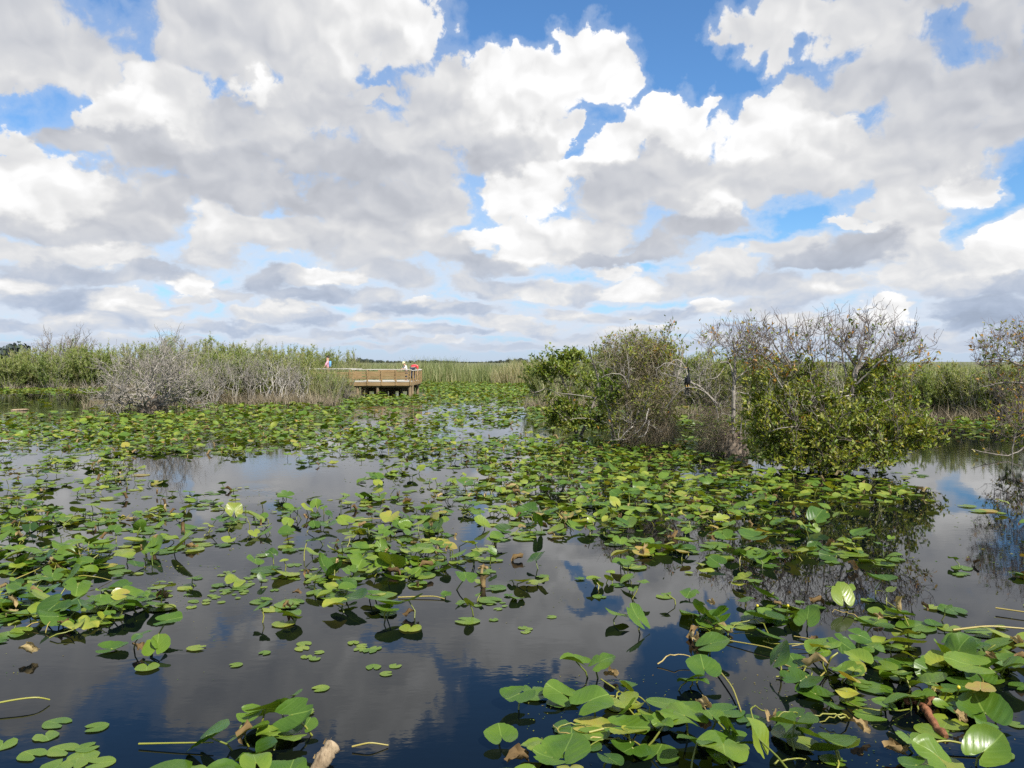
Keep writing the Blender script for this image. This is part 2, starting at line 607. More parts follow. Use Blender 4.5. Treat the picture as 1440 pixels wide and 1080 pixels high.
def bark_material(name, a, b_, scale=14.0, rough=0.9, stretch=(1, 1, 0.25)):
    m, b, t = new_mat(name)
    p = geo('Position')
    n1_ = noise(vmath('MULTIPLY', p, stretch), scale, 5.0, 0.65, dim='3D')
    n2_ = noise(p, scale * 0.2, 2.0, 0.5, dim='3D')
    c_ = ramp(n1_ * 0.65 + n2_ * 0.35, [(0.32, a), (0.62, b_)])
    t.links.new(c_.s, b.inputs['Base Color'])
    b.inputs['Roughness'].default_value = rough
    b.inputs['Specular IOR Level'].default_value = 0.25
    t.links.new(bump(n1_, 0.6, 0.02), b.inputs['Normal'])
    return m


M = {}
M['willow'] = leaf_material('willow_leaf', [(0.0, (.105, .150, .036)), (0.35, (.205, .275, .066)), (0.7, (.330, .375, .120)), (1.0, (.450, .420, .200))], 0.6, 0.40)
M['apple'] = leaf_material('pond_apple_leaf', [(0.0, (.055, .100, .015)), (0.4, (.145, .205, .026)), (0.72, (.270, .300, .042)), (0.86, (.36, .30, .04)), (1.0, (.48, .20, .03))], 0.40, 0.38, 0.4)
M['reed'] = leaf_material('reed_blade', [(0.0, (.110, .150, .045)), (0.45, (.235, .275, .095)), (0.7, (.350, .320, .165)), (1.0, (.470, .385, .235))], 0.6, 0.3)
M['dry'] = leaf_material('dry_twig', [(0.0, (.090, .070, .044)), (0.5, (.300, .245, .160)), (1.0, (.470, .410, .295))], 0.85, 0.12, 0.2, (1.1, 1.0, 0.8))
M['pale_bark'] = bark_material('pale_bark', (.150, .130, .108), (.42, .38, .325))
M['grey_bark'] = bark_material('grey_bark', (.115, .098, .080), (.34, .30, .255))
M['twig_bark'] = bark_material('twig_bark', (.085, .066, .060), (.25, .20, .175))
M['white_bark'] = bark_material('white_bark', (.26, .235, .20), (.58, .54, .48))
M['dark_bark'] = bark_material('dark_bark', (.050, .038, .028), (.17, .13, .095))
M['stump'] = bark_material('stump_bark', (.100, .075, .055), (.36, .29, .22), 10.0)
M['drift'] = bark_material('driftwood', (.10, .062, .034), (.46, .35, .22), 30.0)
M['rhizome'] = bark_material('rhizome', (.085, .032, .016), (.30, .13, .06), 22.0)
M['timber'] = bark_material('timber', (.19, .122, .052), (.36, .245, .120), 5.0, 0.75, (0.25, 1, 2))
M['timber_grey'] = bark_material('weathered_timber', (.36, .33, .28), (.56, .53, .47), 5.0, 0.8, (0.25, 1, 2))
M['pile'] = bark_material('pile_timber', (.14, .095, .05), (.32, .24, .14), 8.0)
M['far_wood'] = leaf_material('far_wood', [(0.0, (.040, .056, .052)), (1.0, (.085, .105, .090))], 0.8, 0.1)  # bluish tone of distance haze is painted into these leaf colours


def plain(name, col, rough=0.7, n_amt=0.15):
    m, b, t = new_mat(name)
    n = noise(geo('Position'), 25.0, 3.0, 0.6, dim='3D')
    c_ = mix(n, tuple(x * (1 - n_amt) for x in col), tuple(min(1, x * (1 + n_amt)) for x in col))
    t.links.new(c_.s, b.inputs['Base Color'])
    b.inputs['Roughness'].default_value = rough
    return m
# ------------------------------------------------------------------ water
m, b, t = new_mat('marsh_water')
p = geo('Position')
sx = t.nodes.new('ShaderNodeSeparateXYZ')
t.links.new(p.s, sx.inputs[0])
X, Y_ = S(sx.outputs[0]), S(sx.outputs[1])
murk = noise(p, 0.25, 3.0, 0.5)
t.links.new(mix(murk, (.0010, .0025, .0042), (.0026, .0038, .0042)).s, b.inputs['Base Color'])
b.inputs['Roughness'].default_value = 0.012
b.inputs['IOR'].default_value = 1.333
breeze = smooth(noise(p, 0.10, 2.0, 0.5), 0.42, 0.62)
rip = noise(vmath('MULTIPLY', p, (1.0, 1.9, 1.0)), 5.0, 3.0, 0.5) * (breeze * 0.0007 + 0.00012) * smooth(Y_, 6, 20, 0.5, 1.6) + noise(p, 0.9, 2.0, 0.4) * 0.0011
for (px, py, rr) in ((345, 690, 1.15),):                      # rings where a fish has risen
    g_ = ground(px, py)
    dist = S.math('SQRT', (X - g_.x).pow(2.0) + (Y_ - g_.y).pow(2.0))
    rip = rip + S.math('SINE', dist * 46.0) * smooth(dist, rr, 0.15, 0.0, 0.0005)
t.links.new(bump(rip, 1.0, 1.0), b.inputs['Normal'])
M['water'] = m
mb = MB()
mb.add([(-2500, -60, 0), (2500, -60, 0), (2500, 3000, 0), (-2500, 3000, 0)], [[0, 1, 2, 3]])
tag(mb.build('water', M['water']), kind='structure')

# ------------------------------------------------------------------ spatterdock leaves
m, b, t = new_mat('lily_pad')
uvn = t.nodes.new('ShaderNodeUVMap')
uvn.uv_map = 'UVMap'
su = t.nodes.new('ShaderNodeSeparateXYZ')
t.links.new(uvn.outputs[0], su.inputs[0])
ux, uy = S.math('ABSOLUTE', S(su.outputs[0])), S(su.outputs[1])
oi = t.nodes.new('ShaderNodeObjectInfo')
oc = t.nodes.new('ShaderNodeSeparateColor')
t.links.new(oi.outputs['Color'], oc.inputs[0])
seed = attr('tint') + S(oc.outputs[0])
pos = geo('Position')
blotch = noise(pos, 7.0, 4.0, 0.6, dim='3D')
col = ramp(seed + (blotch - 0.5) * 0.36, [(0.0, (.028, .070, .009)), (0.3, (.056, .124, .012)), (0.55, (.110, .188, .020)), (0.76, (.195, .255, .032)), (0.86, (.28, .295, .050)), (1.0, (.30, .20, .070))])
side = S.math('PINGPONG', uy * 16.0 - ux * 20.0, 1.0)
vein = smooth(side, 0.16, 0.0, 0.0, 0.16).max(smooth(ux, 0.022, 0.008, 0.0, 0.5)) * smooth(uy, -0.5, -0.1)
col = mix(vein, col, (.22, .33, .07))
ru = S.math('SQRT', ux * ux + uy * uy)
spots = smooth(noise(pos, 38.0, 3.0, 0.6, dim='3D') * 0.6 + ru * 0.62, 0.66, 0.75, 0.0, 0.85)
col = mix(spots * smooth(seed, 0.30, 0.55), col, (.165, .105, .030))
back = geo('Backfacing')
mot = noise(pos, 2.3, 2.0, 0.5, dim='3D')
col = vmath('MULTIPLY', col, mix(smooth(mot, 0.3, 0.7), (0.80, 0.86, 0.78), (1.26, 1.16, 0.92)))
col = mix(back, col, vmath('MULTIPLY', col, (1.0, 1.0, 1.0)))
t.links.new(col.s, b.inputs['Base Color'])
rgh = smooth(noise(pos, 4.0, 2.0, 0.5, dim='3D'), 0.3, 0.7, 0.29, 0.46)
t.links.new(rgh.s, b.inputs['Roughness'])
b.inputs['Specular IOR Level'].default_value = 0.5
t.links.new(bump(vein * -1.0 + blotch * 0.5, 0.35, 0.006), b.inputs['Normal'])
tr = t.nodes.new('ShaderNodeBsdfTranslucent')
t.links.new(vmath('MULTIPLY', col, (1.5, 1.3, 0.5)).s, tr.inputs['Color'])
mx = t.nodes.new('ShaderNodeMixShader')
mx.inputs[0].default_value = 0.24
t.links.new(b.outputs[0], mx.inputs[1])
t.links.new(tr.outputs[0], mx.inputs[2])
t.links.new(mx.outputs[0], t.nodes['Material Output'].inputs['Surface'])
M['pad'] = m
M['stalk'] = leaf_material('pad_stalk', [(0.0, (.10, .14, .02)), (0.6, (.27, .27, .04)), (1.0, (.42, .30, .10))], 0.4, 0.1)
M['withered'] = leaf_material('withered_leaf', [(0.0, (.085, .050, .022)), (0.5, (.25, .165, .070)), (1.0, (.46, .36, .17))], 0.8, 0.2, 0.2, (1.1, 1, .7))


def pad_grid(rings, segs, rnd, heart=1.0):
    """Unit leaf, stalk joint at the origin, tip on +Y: vertices, faces, flat coordinates."""
    narrow = rnd.uniform(0.80, 1.0)
    notch = rnd.uniform(0.10, 0.30)
    th = np.linspace(-pi + notch, pi - notch, segs)
    r = 0.50 + 0.055 * np.cos(th) - 0.02 * np.cos(2 * th)
    lob = np.exp(-((np.abs(th) - 2.55) / 0.42) ** 2)
    r = r + 0.045 * lob * heart
    end = np.clip((pi - notch * 0.3 - np.abs(th)) / 0.28, 0.45, 1.0)
    for _ in range(rnd.choice([0, 0, 1, 2, 3])):
        r = r * (1 - rnd.uniform(.08, .34) * np.exp(-((th - rnd.uniform(-2.6, 2.6)) / rnd.uniform(.06, .16)) ** 2))
    r = r * end * (1 + 0.022 * np.sin(th * 5 + rnd.uniform(0, 6)) + rnd.normal(0, 0.010, segs))
    fr = np.linspace(0, 1, rings + 1)[1:] ** 0.8
    xs = np.concatenate([[0.0]] + [np.sin(th) * r * f * narrow for f in fr])
    ys = np.concatenate([[0.0]] + [np.cos(th) * r * f for f in fr])
    F = [[0, 1 + j, 2 + j, 2 + j] for j in range(segs - 1)]
    for i in range(rings - 1):
        a = 1 + i * segs
        F += [[a + j, a + segs + j, a + segs + j + 1, a + j + 1] for j in range(segs - 1)]
    F = np.array(F)[:, ::-1]
    F[:segs - 1] = np.array([[0, 2 + j, 1 + j, 1 + j] for j in range(segs - 1)])
    return xs, ys, F


def pad_shape(rings, segs, rnd, flat):
    xs, ys, F = pad_grid(rings, segs, rnd)
    rr = np.hypot(xs, ys) / 0.55
    th = np.arctan2(xs, ys)
    if flat:
        z = 0.010 * np.sin(th * 3 + rnd.uniform(0, 6)) * rr ** 2 + 0.015 * np.abs(xs)
    else:
        fold = rnd.choice([rnd.uniform(0.0, 0.18), rnd.uniform(0.2, 0.42), rnd.uniform(-0.22, -0.04)], p=[.45, .35, .20])
        cup = rnd.uniform(-0.20, 0.20)
        wav = rnd.uniform(0.02, 0.085)
        z = fold * (np.sqrt(xs ** 2 + 0.004) - 0.063) + cup * rr ** 2 * 0.55 + wav * np.sin(th * rnd.integers(2, 5) + rnd.uniform(0, 6)) * rr ** 2.2
        z += rnd.uniform(-0.16, 0.10) * np.clip(ys, 0, 1) ** 2 * 2.0
        z += 0.007 * np.sin((ys - np.abs(xs) * 1.25) * rnd.uniform(26, 34)) * np.clip(np.abs(xs) * 5, 0, 1) * (segs > 24)
        k = rnd.uniform(-0.5, 1.0)
        c0 = rnd.uniform(-pi, pi)
        z += k * 0.26 * np.clip(rr - 0.72, 0, 1) * np.exp(-(np.angle(np.exp(1j * (th - c0))) / 0.9) ** 2) * 2
    return np.stack([xs, ys, z], 1), F, np.stack([xs, ys], 1)


rnd = np.random.default_rng(5)
HI = [pad_shape(10, 46, rnd, False) for _ in range(20)] + [pad_shape(5, 34, rnd, True) for _ in range(6)]
LO = [pad_shape(3, 18, rnd, False) for _ in range(20)] + [pad_shape(2, 18, rnd, True) for _ in range(6)]
VLO = [pad_shape(2, 11, rnd, False) for _ in range(20)] + [pad_shape(1, 11, rnd, True) for _ in range(6)]

# how thickly the leaves stand, read off the water strip by strip: (near edge, far edge, [(from, to, cover)])
COVER = [
    (536, 552, [(-400, 150, 6), (590, 790, 9), (790, 1100, 6), (1280, 1900, 5)]),
    (552, 568, [(-400, 130, .3), (478, 760, 8), (760, 960, 7), (1250, 1900, 6)]),
    (568, 585, [(-400, 60, .5), (60, 130, 1.5), (130, 470, 7), (470, 600, 4), (600, 700, 4), (700, 800, 5), (800, 1060, 6), (1260, 1900, 6)]),
    (585, 600, [(-400, 60, 5), (60, 480, 8.5), (480, 600, 4), (600, 690, 5.5), (690, 770, 6), (930, 1060, 6), (1265, 1900, 5)]),
    (600, 620, [(-400, 500, 8), (500, 620, 7), (620, 830, 2.2), (830, 880, 3), (1300, 1440, 1.0)]),
    (620, 640, [(-400, 100, 5), (100, 480, 6), (480, 560, 5.5), (560, 860, 8), (860, 930, 7), (930, 1010, 6), (1010, 1060, 2)]),
    (640, 660, [(-400, 60, 3.5), (60, 180, 5), (180, 420, .5), (420, 480, 2.5), (480, 600, 3), (600, 680, 4.5), (680, 1000, 8), (1000, 1060, 6), (1060, 1130, 1)]),
    (660, 690, [(-400, 60, 2.5), (60, 150, 3.5), (150, 220, 5), (220, 450, .4), (450, 560, 3.5), (560, 680, 3), (680, 1090, 8), (1090, 1160, 3), (1160, 1280, 3.6)]),
    (690, 720, [(-400, 60, 6), (60, 230, 3), (230, 330, 2.8), (330, 450, 1.2), (450, 600, 4), (600, 720, 5.5), (720, 1000, 7), (1000, 1290, 6.5), (1380, 1500, .8)]),
    (720, 760, [(-400, 80, 8), (80, 200, 3.5), (200, 260, 5), (260, 440, 4.6), (440, 560, 6.5), (560, 850, 6), (850, 1130, 7), (1130, 1250, 2), (1390, 1600, 1.0)]),
    (760, 800, [(-400, 130, 8), (130, 280, 4.5), (280, 420, 2.2), (420, 480, 4), (480, 640, 8), (640, 760, 5), (760, 800, 2.0), (800, 960, 6), (960, 1100, 5), (1100, 1230, 3.6), (1230, 1320, 1.0)]),
    (800, 840, [(-400, 150, 8), (150, 250, 2.2), (250, 300, 1), (300, 390, 2.6), (390, 440, 1.2), (440, 690, 6.5), (690, 780, 1.2), (780, 960, 5), (960, 1080, 1.6), (1080, 1250, 2.6), (1250, 1380, .8), (1380, 1700, 2)]),
    (840, 880, [(-400, 170, 7.5), (170, 260, 3.5), (400, 470, 2.0), (500, 600, 3.2), (630, 680, 1.2), (860, 960, 3), (960, 1020, 2), (1020, 1150, 3), (1150, 1240, 4.5), (1240, 1800, 5)]),
    (880, 920, [(-400, 100, 6.5), (100, 180, 2), (180, 265, 4.5), (520, 560, 1.5), (860, 910, 2.6), (910, 1040, 6), (1040, 1200, 4), (1200, 1800, 7)]),
    (920, 960, [(-400, 60, 4), (190, 235, 1.5), (770, 870, 4), (880, 960, 2.6), (960, 1120, 5.6), (1120, 1200, 5), (1200, 1800, 7)]),
    (960, 1010, [(-400, -20, 2), (745, 865, 5.5), (880, 960, 2.2), (960, 1110, 4.6), (1110, 1800, 6.6)]),
    (1010, 1050, [(275, 450, 4.2), (745, 960, 4.2), (960, 1800, 6.2)]),
    (1050, 1110, [(275, 480, 3.6), (700, 960, 4.6), (960, 1800, 6.4)]),
    (1110, 1400, [(200, 480, 2.0), (640, 960, 4.0), (960, 1800, 5.5)]),
]
pads = []                                          # x, y, z, yaw, tilt, roll, size, shape, tint
for (y0, y1, spans) in COVER:
    Yf, Yn = ground(720, y0).y, ground(720, y1).y
    for (x0, x1, cov) in spans:
        x1 = min(x1, 1750)
        x0 = max(x0, -300)
        n = 0
        area = (Yf - Yn) * (x1 - x0) / FOC * (Yf + Yn) / 2
        per = cov * (3.5 if Yf < 8.5 else 3.6 if Yf < 30 else 1.85)
        want = area * per * min(1.0, cov / 7.0) ** 0.25
        grp = 4.2
        for _ in range(RNG.poisson(want / grp)):
            cy = RNG.uniform(Yn, Yf)
            cx = (RNG.uniform(x0, x1) - 720) / FOC * cy
            k = max(1, RNG.poisson(grp))
            cz = abs(RNG.normal(0.045, 0.04))
            for _ in range(k):
                x = cx + RNG.normal(0, 0.22)
                y = cy + RNG.normal(0, 0.22)
                flat = RNG.random() < (0.30 if cov > 5 else 0.42)
                m_ = 0.205 if Yf < 8.5 else 0.182 if Yf < 30 else 0.245
                s = np.clip(RNG.normal(m_, 0.06), 0.10, 0.38)
                z = RNG.uniform(0.004, 0.016) if flat else np.clip(cz + RNG.normal(0.02, 0.035), 0.015, 0.22)
                tilt = 0.0 if flat else RNG.normal(0.02, 0.21) if RNG.random() < 0.94 else RNG.uniform(0.5, 1.1)
                roll = 0.0 if flat else RNG.normal(0, 0.24)
                tint = np.clip(RNG.normal(0.50, 0.17), 0.05, 0.78) if RNG.random() < 0.945 else RNG.uniform(0.70, 0.98)
                if Yf > 14:
                    tilt, roll = tilt * .75, roll * .7
                if not flat:
                    z = max(z, 0.5 * s * (abs(sin(tilt)) + abs(sin(roll))) * 0.85)
                shp = RNG.integers(20, 26) if flat else RNG.integers(0, 20)
                pads.append((x, y, z, RNG.uniform(0, 2 * pi), tilt, roll, s, shp, tint))
# leaves whose place, size and pose stand out one by one in the photograph: px, py, size, yaw (where the tip points), tilt, roll, height, shape, tint
KEY = [
    (1118, 1018, .40, -110, .30, .15, .13, 3, .40), (1160, 1040, .42, -75, .25, -.2, .10, 5, .36), (1030, 1045, .38, -160, .12, .1, .08, 1, .44),
    (1185, 838, .30, 95, 1.0, .1, .12, 4, .70), (1135, 870, .33, 60, .45, -.2, .10, 8, .42), (1085, 892, .34, 170, .3, .25, .07, 9, .30),
    (880, 1022, .36, -20, .12, .1, .06, 2, .46), (795, 1055, .36, 70, .25, -.1, .08, 10, .42), (705, 1035, .26, 100, .15, 0, .05, 12, .50),
    (830, 985, .36, 30, .2, .2, .10, 7, .48), (790, 975, .30, 150, .3, -.2, .06, 11, .52), (810, 930, .28, 160, .2, .2, .12, 6, .50), (845, 930, .27, 20, .4, .1, .13, 13, .44),
    (550, 850, .33, 200, .2, .2, .12, 14, .38), (575, 845, .33, -15, .3, -.2, .13, 15, .36), (655, 812, .27, 100, .3, .2, .13, 16, .40),
    (290, 1035, .36, -30, .5, .3, .10, 17, .36), (345, 1028, .34, 15, .3, -.3, .10, 18, .40), (410, 1005, .32, 0, .2, .5, .14, 19, .30), (400, 1035, .34, -150, .1, .1, .05, 0, .66),
    (360, 1060, .36, -60, .3, .3, .08, 3, .32), (430, 1020, .20, 80, .2, 0, .05, 21, .42), (405, 1090, .3, 90, .3, .1, .08, 6, .34),
    (898, 870, .34, 130, .7, .2, .10, 8, .44), (870, 862, .30, 170, .2, .2, .08, 1, .42), (235, 872, .30, 10, .15, .2, .12, 2, .40), (220, 910, .28, 100, .5, -.2, .06, 4, .56),
    (505, 770, .30, 140, .3, .1, .10, 5, .40), (575, 775, .26, 180, .2, .1, .12, 9, .72), (1000, 905, .34, 0, .3, .1, .10, 10, .46), (1175, 1055, .36, -60, .5, -.1, .06, 11, .62),
    (940, 990, .34, 170, .1, .1, .05, 20, .48), (960, 1000, .3, -20, .2, .2, .08, 7, .44), (990, 940, .32, 90, .3, .1, .10, 12, .38), (1350, 900, .36, 10, .2, .1, .10, 13, .40),
]
for (px, py, s, yaw, tilt, roll, z, shp, tint) in KEY:
    g_ = ground(px, py, z)
    pads.append((g_.x, g_.y, z, radians(yaw - 90), tilt, roll, s * .80, shp, tint))
pads = np.array(pads)


def keep_out(p):
    """No leaves inside the bases of the trees and under the deck."""
    for (px, py, rx, ry) in ((885, 622, .9, .7), (1030, 636, .55, .5), (1185, 655, .5, .4)):
        g_ = ground(px, py)
        if ((p[0] - g_.x) / rx) ** 2 + ((p[1] - g_.y) / ry) ** 2 < 1:
            return False
    return not (-10.9 < p[0] < -5.9 and 53.8 < p[1] < 62)


pads = pads[[keep_out(p) for p in pads]]


def pad_matrix(p):
    return (Matrix.Translation((p[0], p[1], p[2])) @ Matrix.Rotation(p[3], 4, 'Z') @ Matrix.Rotation(p[4], 4, 'X') @ Matrix.Rotation(p[5], 4, 'Y') @ Matrix.Scale(p[6], 4))


def footprint(p, k=24):
    V = LO[int(p[7])][0][-18:]
    Mx = np.array(pad_matrix(p))
    w = V @ Mx[:3, :3].T + Mx[:3, 3]
    if w[:, 1].min() < 1.0:
        return 0.0, 0, 0
    u, v = project(w)
    uc, vc = np.clip(u, 0, 1440), np.clip(v, 0, 1080)
    a = 0.5 * abs(np.dot(uc, np.roll(vc, 1)) - np.dot(vc, np.roll(uc, 1)))
    return a, u.mean(), v.mean()


foot = np.array([footprint(p) for p in pads])
order = np.argsort(-foot[:, 0])
N_OWN = 296
own = order[:N_OWN]
rest = order[N_OWN:]


def stalk_points(p, rs):
    top = Vector((p[0], p[1], p[2]))
    lean = Vector((rs.normal(0, .35), rs.normal(0, .35), 0)) * (0.10 + p[2])
    foot_ = Vector((p[0], p[1], -0.06)) + lean
    mid = (top + foot_) / 2 + Vector((rs.normal(0, .02), rs.normal(0, .02), .02))
    return [foot_, mid, top]


# the many that show small: one mass
mb = MB()
for i in rest:
    p = pads[i]
    lib = LO if p[1] < 18 else VLO
    V, F, U = lib[int(p[7])]
    Mx = np.array(pad_matrix(p))
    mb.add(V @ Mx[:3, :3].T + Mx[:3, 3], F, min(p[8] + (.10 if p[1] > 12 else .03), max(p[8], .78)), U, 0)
    if p[7] < 20 and p[1] < 22:
        q = stalk_points(p, RNG)
        mb.tube(q, [0.006, 0.006, 0.005], 4, RNG.uniform(0, .7), 1, cap=False)
for i in rest[RNG.random(len(rest)) < 0.075]:          # scraps of dead leaf and stalk lying among them
    p = pads[i]
    V, F, U = VLO[int(RNG.integers(0, 20))]
    a = V[:, 0] * 6
    W_ = np.stack([np.sin(a) * .13, V[:, 1], (1 - np.cos(a)) * .15 + .1 * np.sin(V[:, 1] * 8)], 1) * RNG.uniform(.08, .20)
    Mx = np.array(Matrix.Translation((p[0] + RNG.normal(0, .15), p[1] + RNG.normal(0, .15), max(.03, p[2] + RNG.uniform(-.05, .06)))) @ Matrix.Rotation(RNG.uniform(0, 6.28), 4, 'Z') @ Matrix.Rotation(RNG.normal(0, .8), 4, 'X'))
    mb.add(W_ @ Mx[:3, :3].T + Mx[:3, 3], F, RNG.uniform(.1, 1), U, 2)
far_pads = mb.build('lily_pad_carpet', [M['pad'], M['stalk'], M['withered']])
tag(far_pads, 'carpet of green spatterdock pads spreading over the pond to the far shrubs', 'lily pads', kind='stuff')
far_pads.color = (0, 0, 0, 1)

# flecks of duckweed, petals and leaf scraps afloat between the beds
mb = MB()
for (px0, px1, py0, py1, n) in ((200, 440, 795, 850, 900), (0, 470, 690, 800, 900), (480, 720, 640, 760, 700), (560, 860, 790, 880, 260), (960, 1440, 700, 1000, 1100), (0, 300, 850, 960, 200), (740, 1440, 950, 1080, 900)):
    Yr = RNG.uniform(ground(720, py1).y, ground(720, py0).y, n)
    Xr = (RNG.uniform(px0, px1, n) - 720) / FOC * Yr
    cl = np.sin(Xr * 3.1 + 1) + np.sin(Yr * 2.3 + Xr) > RNG.normal(0, .8, n)
    Xr, Yr = Xr[cl], Yr[cl]
    k = len(Xr)
    a = RNG.uniform(0, 2 * pi, k)
    mb.leaves(np.stack([Xr, Yr, np.full(k, .003)], 1), np.stack([np.cos(a), np.sin(a), 0 * a], 1), np.tile([[0, 0, 1.0]], (k, 1)), np.where(Yr < 9, .4, 1) * RNG.uniform(.012, .05, k), np.where(Yr < 9, .4, 1) * RNG.uniform(.008, .026, k), RNG.uniform(.2, 1.0, k), fold=.02)
fl = tag(mb.build('floating_flecks', [M['pad']]), 'specks of duckweed and leaf scraps drifting on the dark water', 'duckweed', kind='stuff')
fl.color = (0, 0, 0, 1)

# the ones that show largest: one object each
PAD_MESH = {}
LILY = []
for i in own:
    p = pads[i]
    key = int(p[7])
    if key not in PAD_MESH:
        V, F, U = HI[key]
        q = MB()
        q.add(V, F, 0.0, U)
        PAD_MESH[key] = q.mesh('leaf_blade', M['pad'])
    root = empty('lily_pad', (p[0], p[1], 0.0))
    bl = put('leaf_blade', PAD_MESH[key], root)
    Mx = pad_matrix(p)
    Mx.translation = (0, 0, p[2])
    bl.matrix_basis = Mx
    bl.color = (p[8] - .06 if p[8] < .7 else p[8], 0, 0, 1)
    if p[7] < 20:
        q = MB()
        rs = np.random.default_rng(int(i))
        pts = [v - Vector((p[0], p[1], 0)) for v in stalk_points(p, rs)]
        q.tube(pts, [0.0075, 0.0065, 0.0055], 6, rs.uniform(0, .6))
        q.build('stalk', M['stalk'], root)
    LILY.append((root, p, foot[i]))
# ------------------------------------------------------------------ shrubs and trees
def unit(v):
    v = np.asarray(v, float)
    return v / (np.linalg.norm(v, axis=-1, keepdims=True) + 1e-9)


def wander(a, b, r, k=7, sag=0.0, jit=0.10, out=None):
    """A crooked branch from a to b."""
    a, b = np.asarray(a, float), np.asarray(b, float)
    t = np.linspace(0, 1, k)[:, None]
    L = np.linalg.norm(b - a)
    pts = a + (b - a) * t
    if out is not None:
        pts = pts + np.asarray(out) * (4 * t * (1 - t)) * L
    pts[:, 2] += sag * L * 4 * (t[:, 0] * (1 - t[:, 0]))
    j = r.normal(0, jit * L / math.sqrt(k), (k, 3))
    j[0] = j[-1] = 0
    return pts + j * (t * (1.25 - t)) * 3


def willow(seed, h, spread, stems, lean=0.0, bare=0.15, tint=(0.35, 0.75), dense=1.0):
    """A many-stemmed marsh willow: stems in one mesh, leaves in another."""
    r = np.random.default_rng(seed)
    wood, leaf = MB(), MB()
    for s in range(stems):
        a = r.uniform(0, 2 * pi)
        rad = spread * math.sqrt(r.random())
        base = np.array([cos(a) * rad * .45, sin(a) * rad * .45, -0.15])
        hh = h * r.uniform(0.55, 1.0) * (1 - 0.22 * (rad / spread) ** 2)
        tip = np.array([cos(a) * rad * 1.15 + lean * r.normal(0, .3), sin(a) * rad * 1.15, hh])
        pts = wander(base, tip, r, 6, jit=0.07)
        dead = r.random() < bare
        wood.tube(pts, np.linspace(0.022, 0.006, 6), 4, cap=False)
        side = []
        for _ in range(r.integers(3, 7)):
            t = r.uniform(0.25, 0.9)
            i = int(t * 5)
            p0 = pts[i] + (pts[i + 1] - pts[i]) * (t * 5 - i)
            d = unit([r.normal(0, .6), r.normal(0, .6), r.uniform(.4, 1.1)])
            q = wander(p0, p0 + d * r.uniform(.25, .75) * h / 3, r, 4, jit=.1)
            wood.tube(q, np.linspace(0.010, 0.004, 4), 3, cap=False)
            side.append(q)
        if dead:
            continue
        ax = [pts] + side
        base_t = r.uniform(*tint) + .07
        for q in ax:
            n = int((66 if q is pts else 34) * dense)
            t = r.uniform(0.22 if q is pts else 0.1, 1.02, n) * (len(q) - 1)
            i = np.clip(t.astype(int), 0, len(q) - 2)
            P = q[i] + (q[i + 1] - q[i]) * (t - i)[:, None] + r.normal(0, .03, (n, 3))
            D = unit(r.normal(0, .55, (n, 3)) + [0, 0, .75] + unit(q[-1] - q[0]) * .4)
            N = unit(r.normal(0, 1, (n, 3)))
            leaf.leaves(P, D, N, r.uniform(.09, .17, n), r.uniform(.022, .042, n), np.clip(base_t + r.normal(0, .12, n), 0, 1), fold=.1)
    return wood, leaf


def dead_bush(seed, h, spread, n1_, r0=0.05, fine=1.0, rise=.24):
    """A leafless bush of pale crooked limbs."""
    r = np.random.default_rng(seed)
    mb = MB()

    def grow(a, d, L, rad, lev):
        b = a + d * L
        q = wander(a, b, r, 6 if lev < 2 else 4, jit=0.16, sag=0.06)
        mb.tube(q, np.linspace(rad, rad * .5, len(q)), 5 if lev < 1 else 3, cap=False)
        if lev >= 3:
            return
        for _ in range(int(r.integers(3, 6) * fine)):
            t = r.uniform(.3, 1.0)
            i = min(int(t * (len(q) - 1)), len(q) - 2)
            nd = unit(d * 0.55 + r.normal(0, .5, 3) + [0, 0, rise])
            grow(q[i + 1], nd, L * r.uniform(.45, .75), rad * .5, lev + 1)
    for s in range(n1_):
        a = s * 2 * pi / n1_ + r.uniform(-.4, .4)
        el_ = r.uniform(.5, 1.3)
        if r0 < .036:
            el_ = r.uniform(.9, 1.4)
        d = np.array([cos(a) * cos(el_) * spread / h * 1.5, sin(a) * cos(el_) * spread / h * 1.5, sin(el_)])
        grow(np.array([cos(a) * .12, sin(a) * .12, 0.1]), unit(d), h * r.uniform(.38, .6), r0, 0)
    return mb


def tuft(mb, r, cx, cy, n, rx, ry, h, tint, w=0.016, bend=0.5, z0=-0.05):
    P = np.stack([cx + r.normal(0, rx, n), cy + r.normal(0, ry, n), np.full(n, z0)], 1)
    D = unit(np.stack([r.normal(0, .22, n), r.normal(0, .22, n), np.ones(n)], 1))
    B = np.stack([r.normal(0, bend, n), r.normal(0, bend, n), -np.abs(r.normal(0, bend * .6, n))], 1)
    mb.blades(P, D, B, h * r.uniform(.45, 1.05, n), w * r.uniform(.6, 1.4, n), np.clip(r.normal(tint, .16, n), 0, 1))


def depth_of(py):
    return ground(720, py).y


def place(o, px, Y, rz=0.0, sc=1.0, z=0.0):
    o.location = ((px - 720) / FOC * Y, Y, z)
    o.rotation_euler = (0, 0, rz)
    o.scale = (sc, sc, sc)


r_ = np.random.default_rng(21)
# six kinds of willow, each copied along the banks
KINDS = []
for k_, (h, sp, st, bare, tnt, dn) in enumerate(((3.2, 1.25, 40, .05, (.40, .80), 1.0), (3.0, 1.1, 36, .10, (.30, .65), 1.1), (3.3, 1.3, 40, .45, (.45, .85), .7),
                                                (2.6, 1.2, 36, .08, (.35, .70), 1.2), (3.9, .75, 22, .05, (.35, .75), 1.2), (3.0, 1.2, 46, .75, (.5, .9), .7))):
    KINDS.append(willow(100 + k_, h, sp, st, bare=bare, tint=tnt, dense=dn))
PROTO = {}


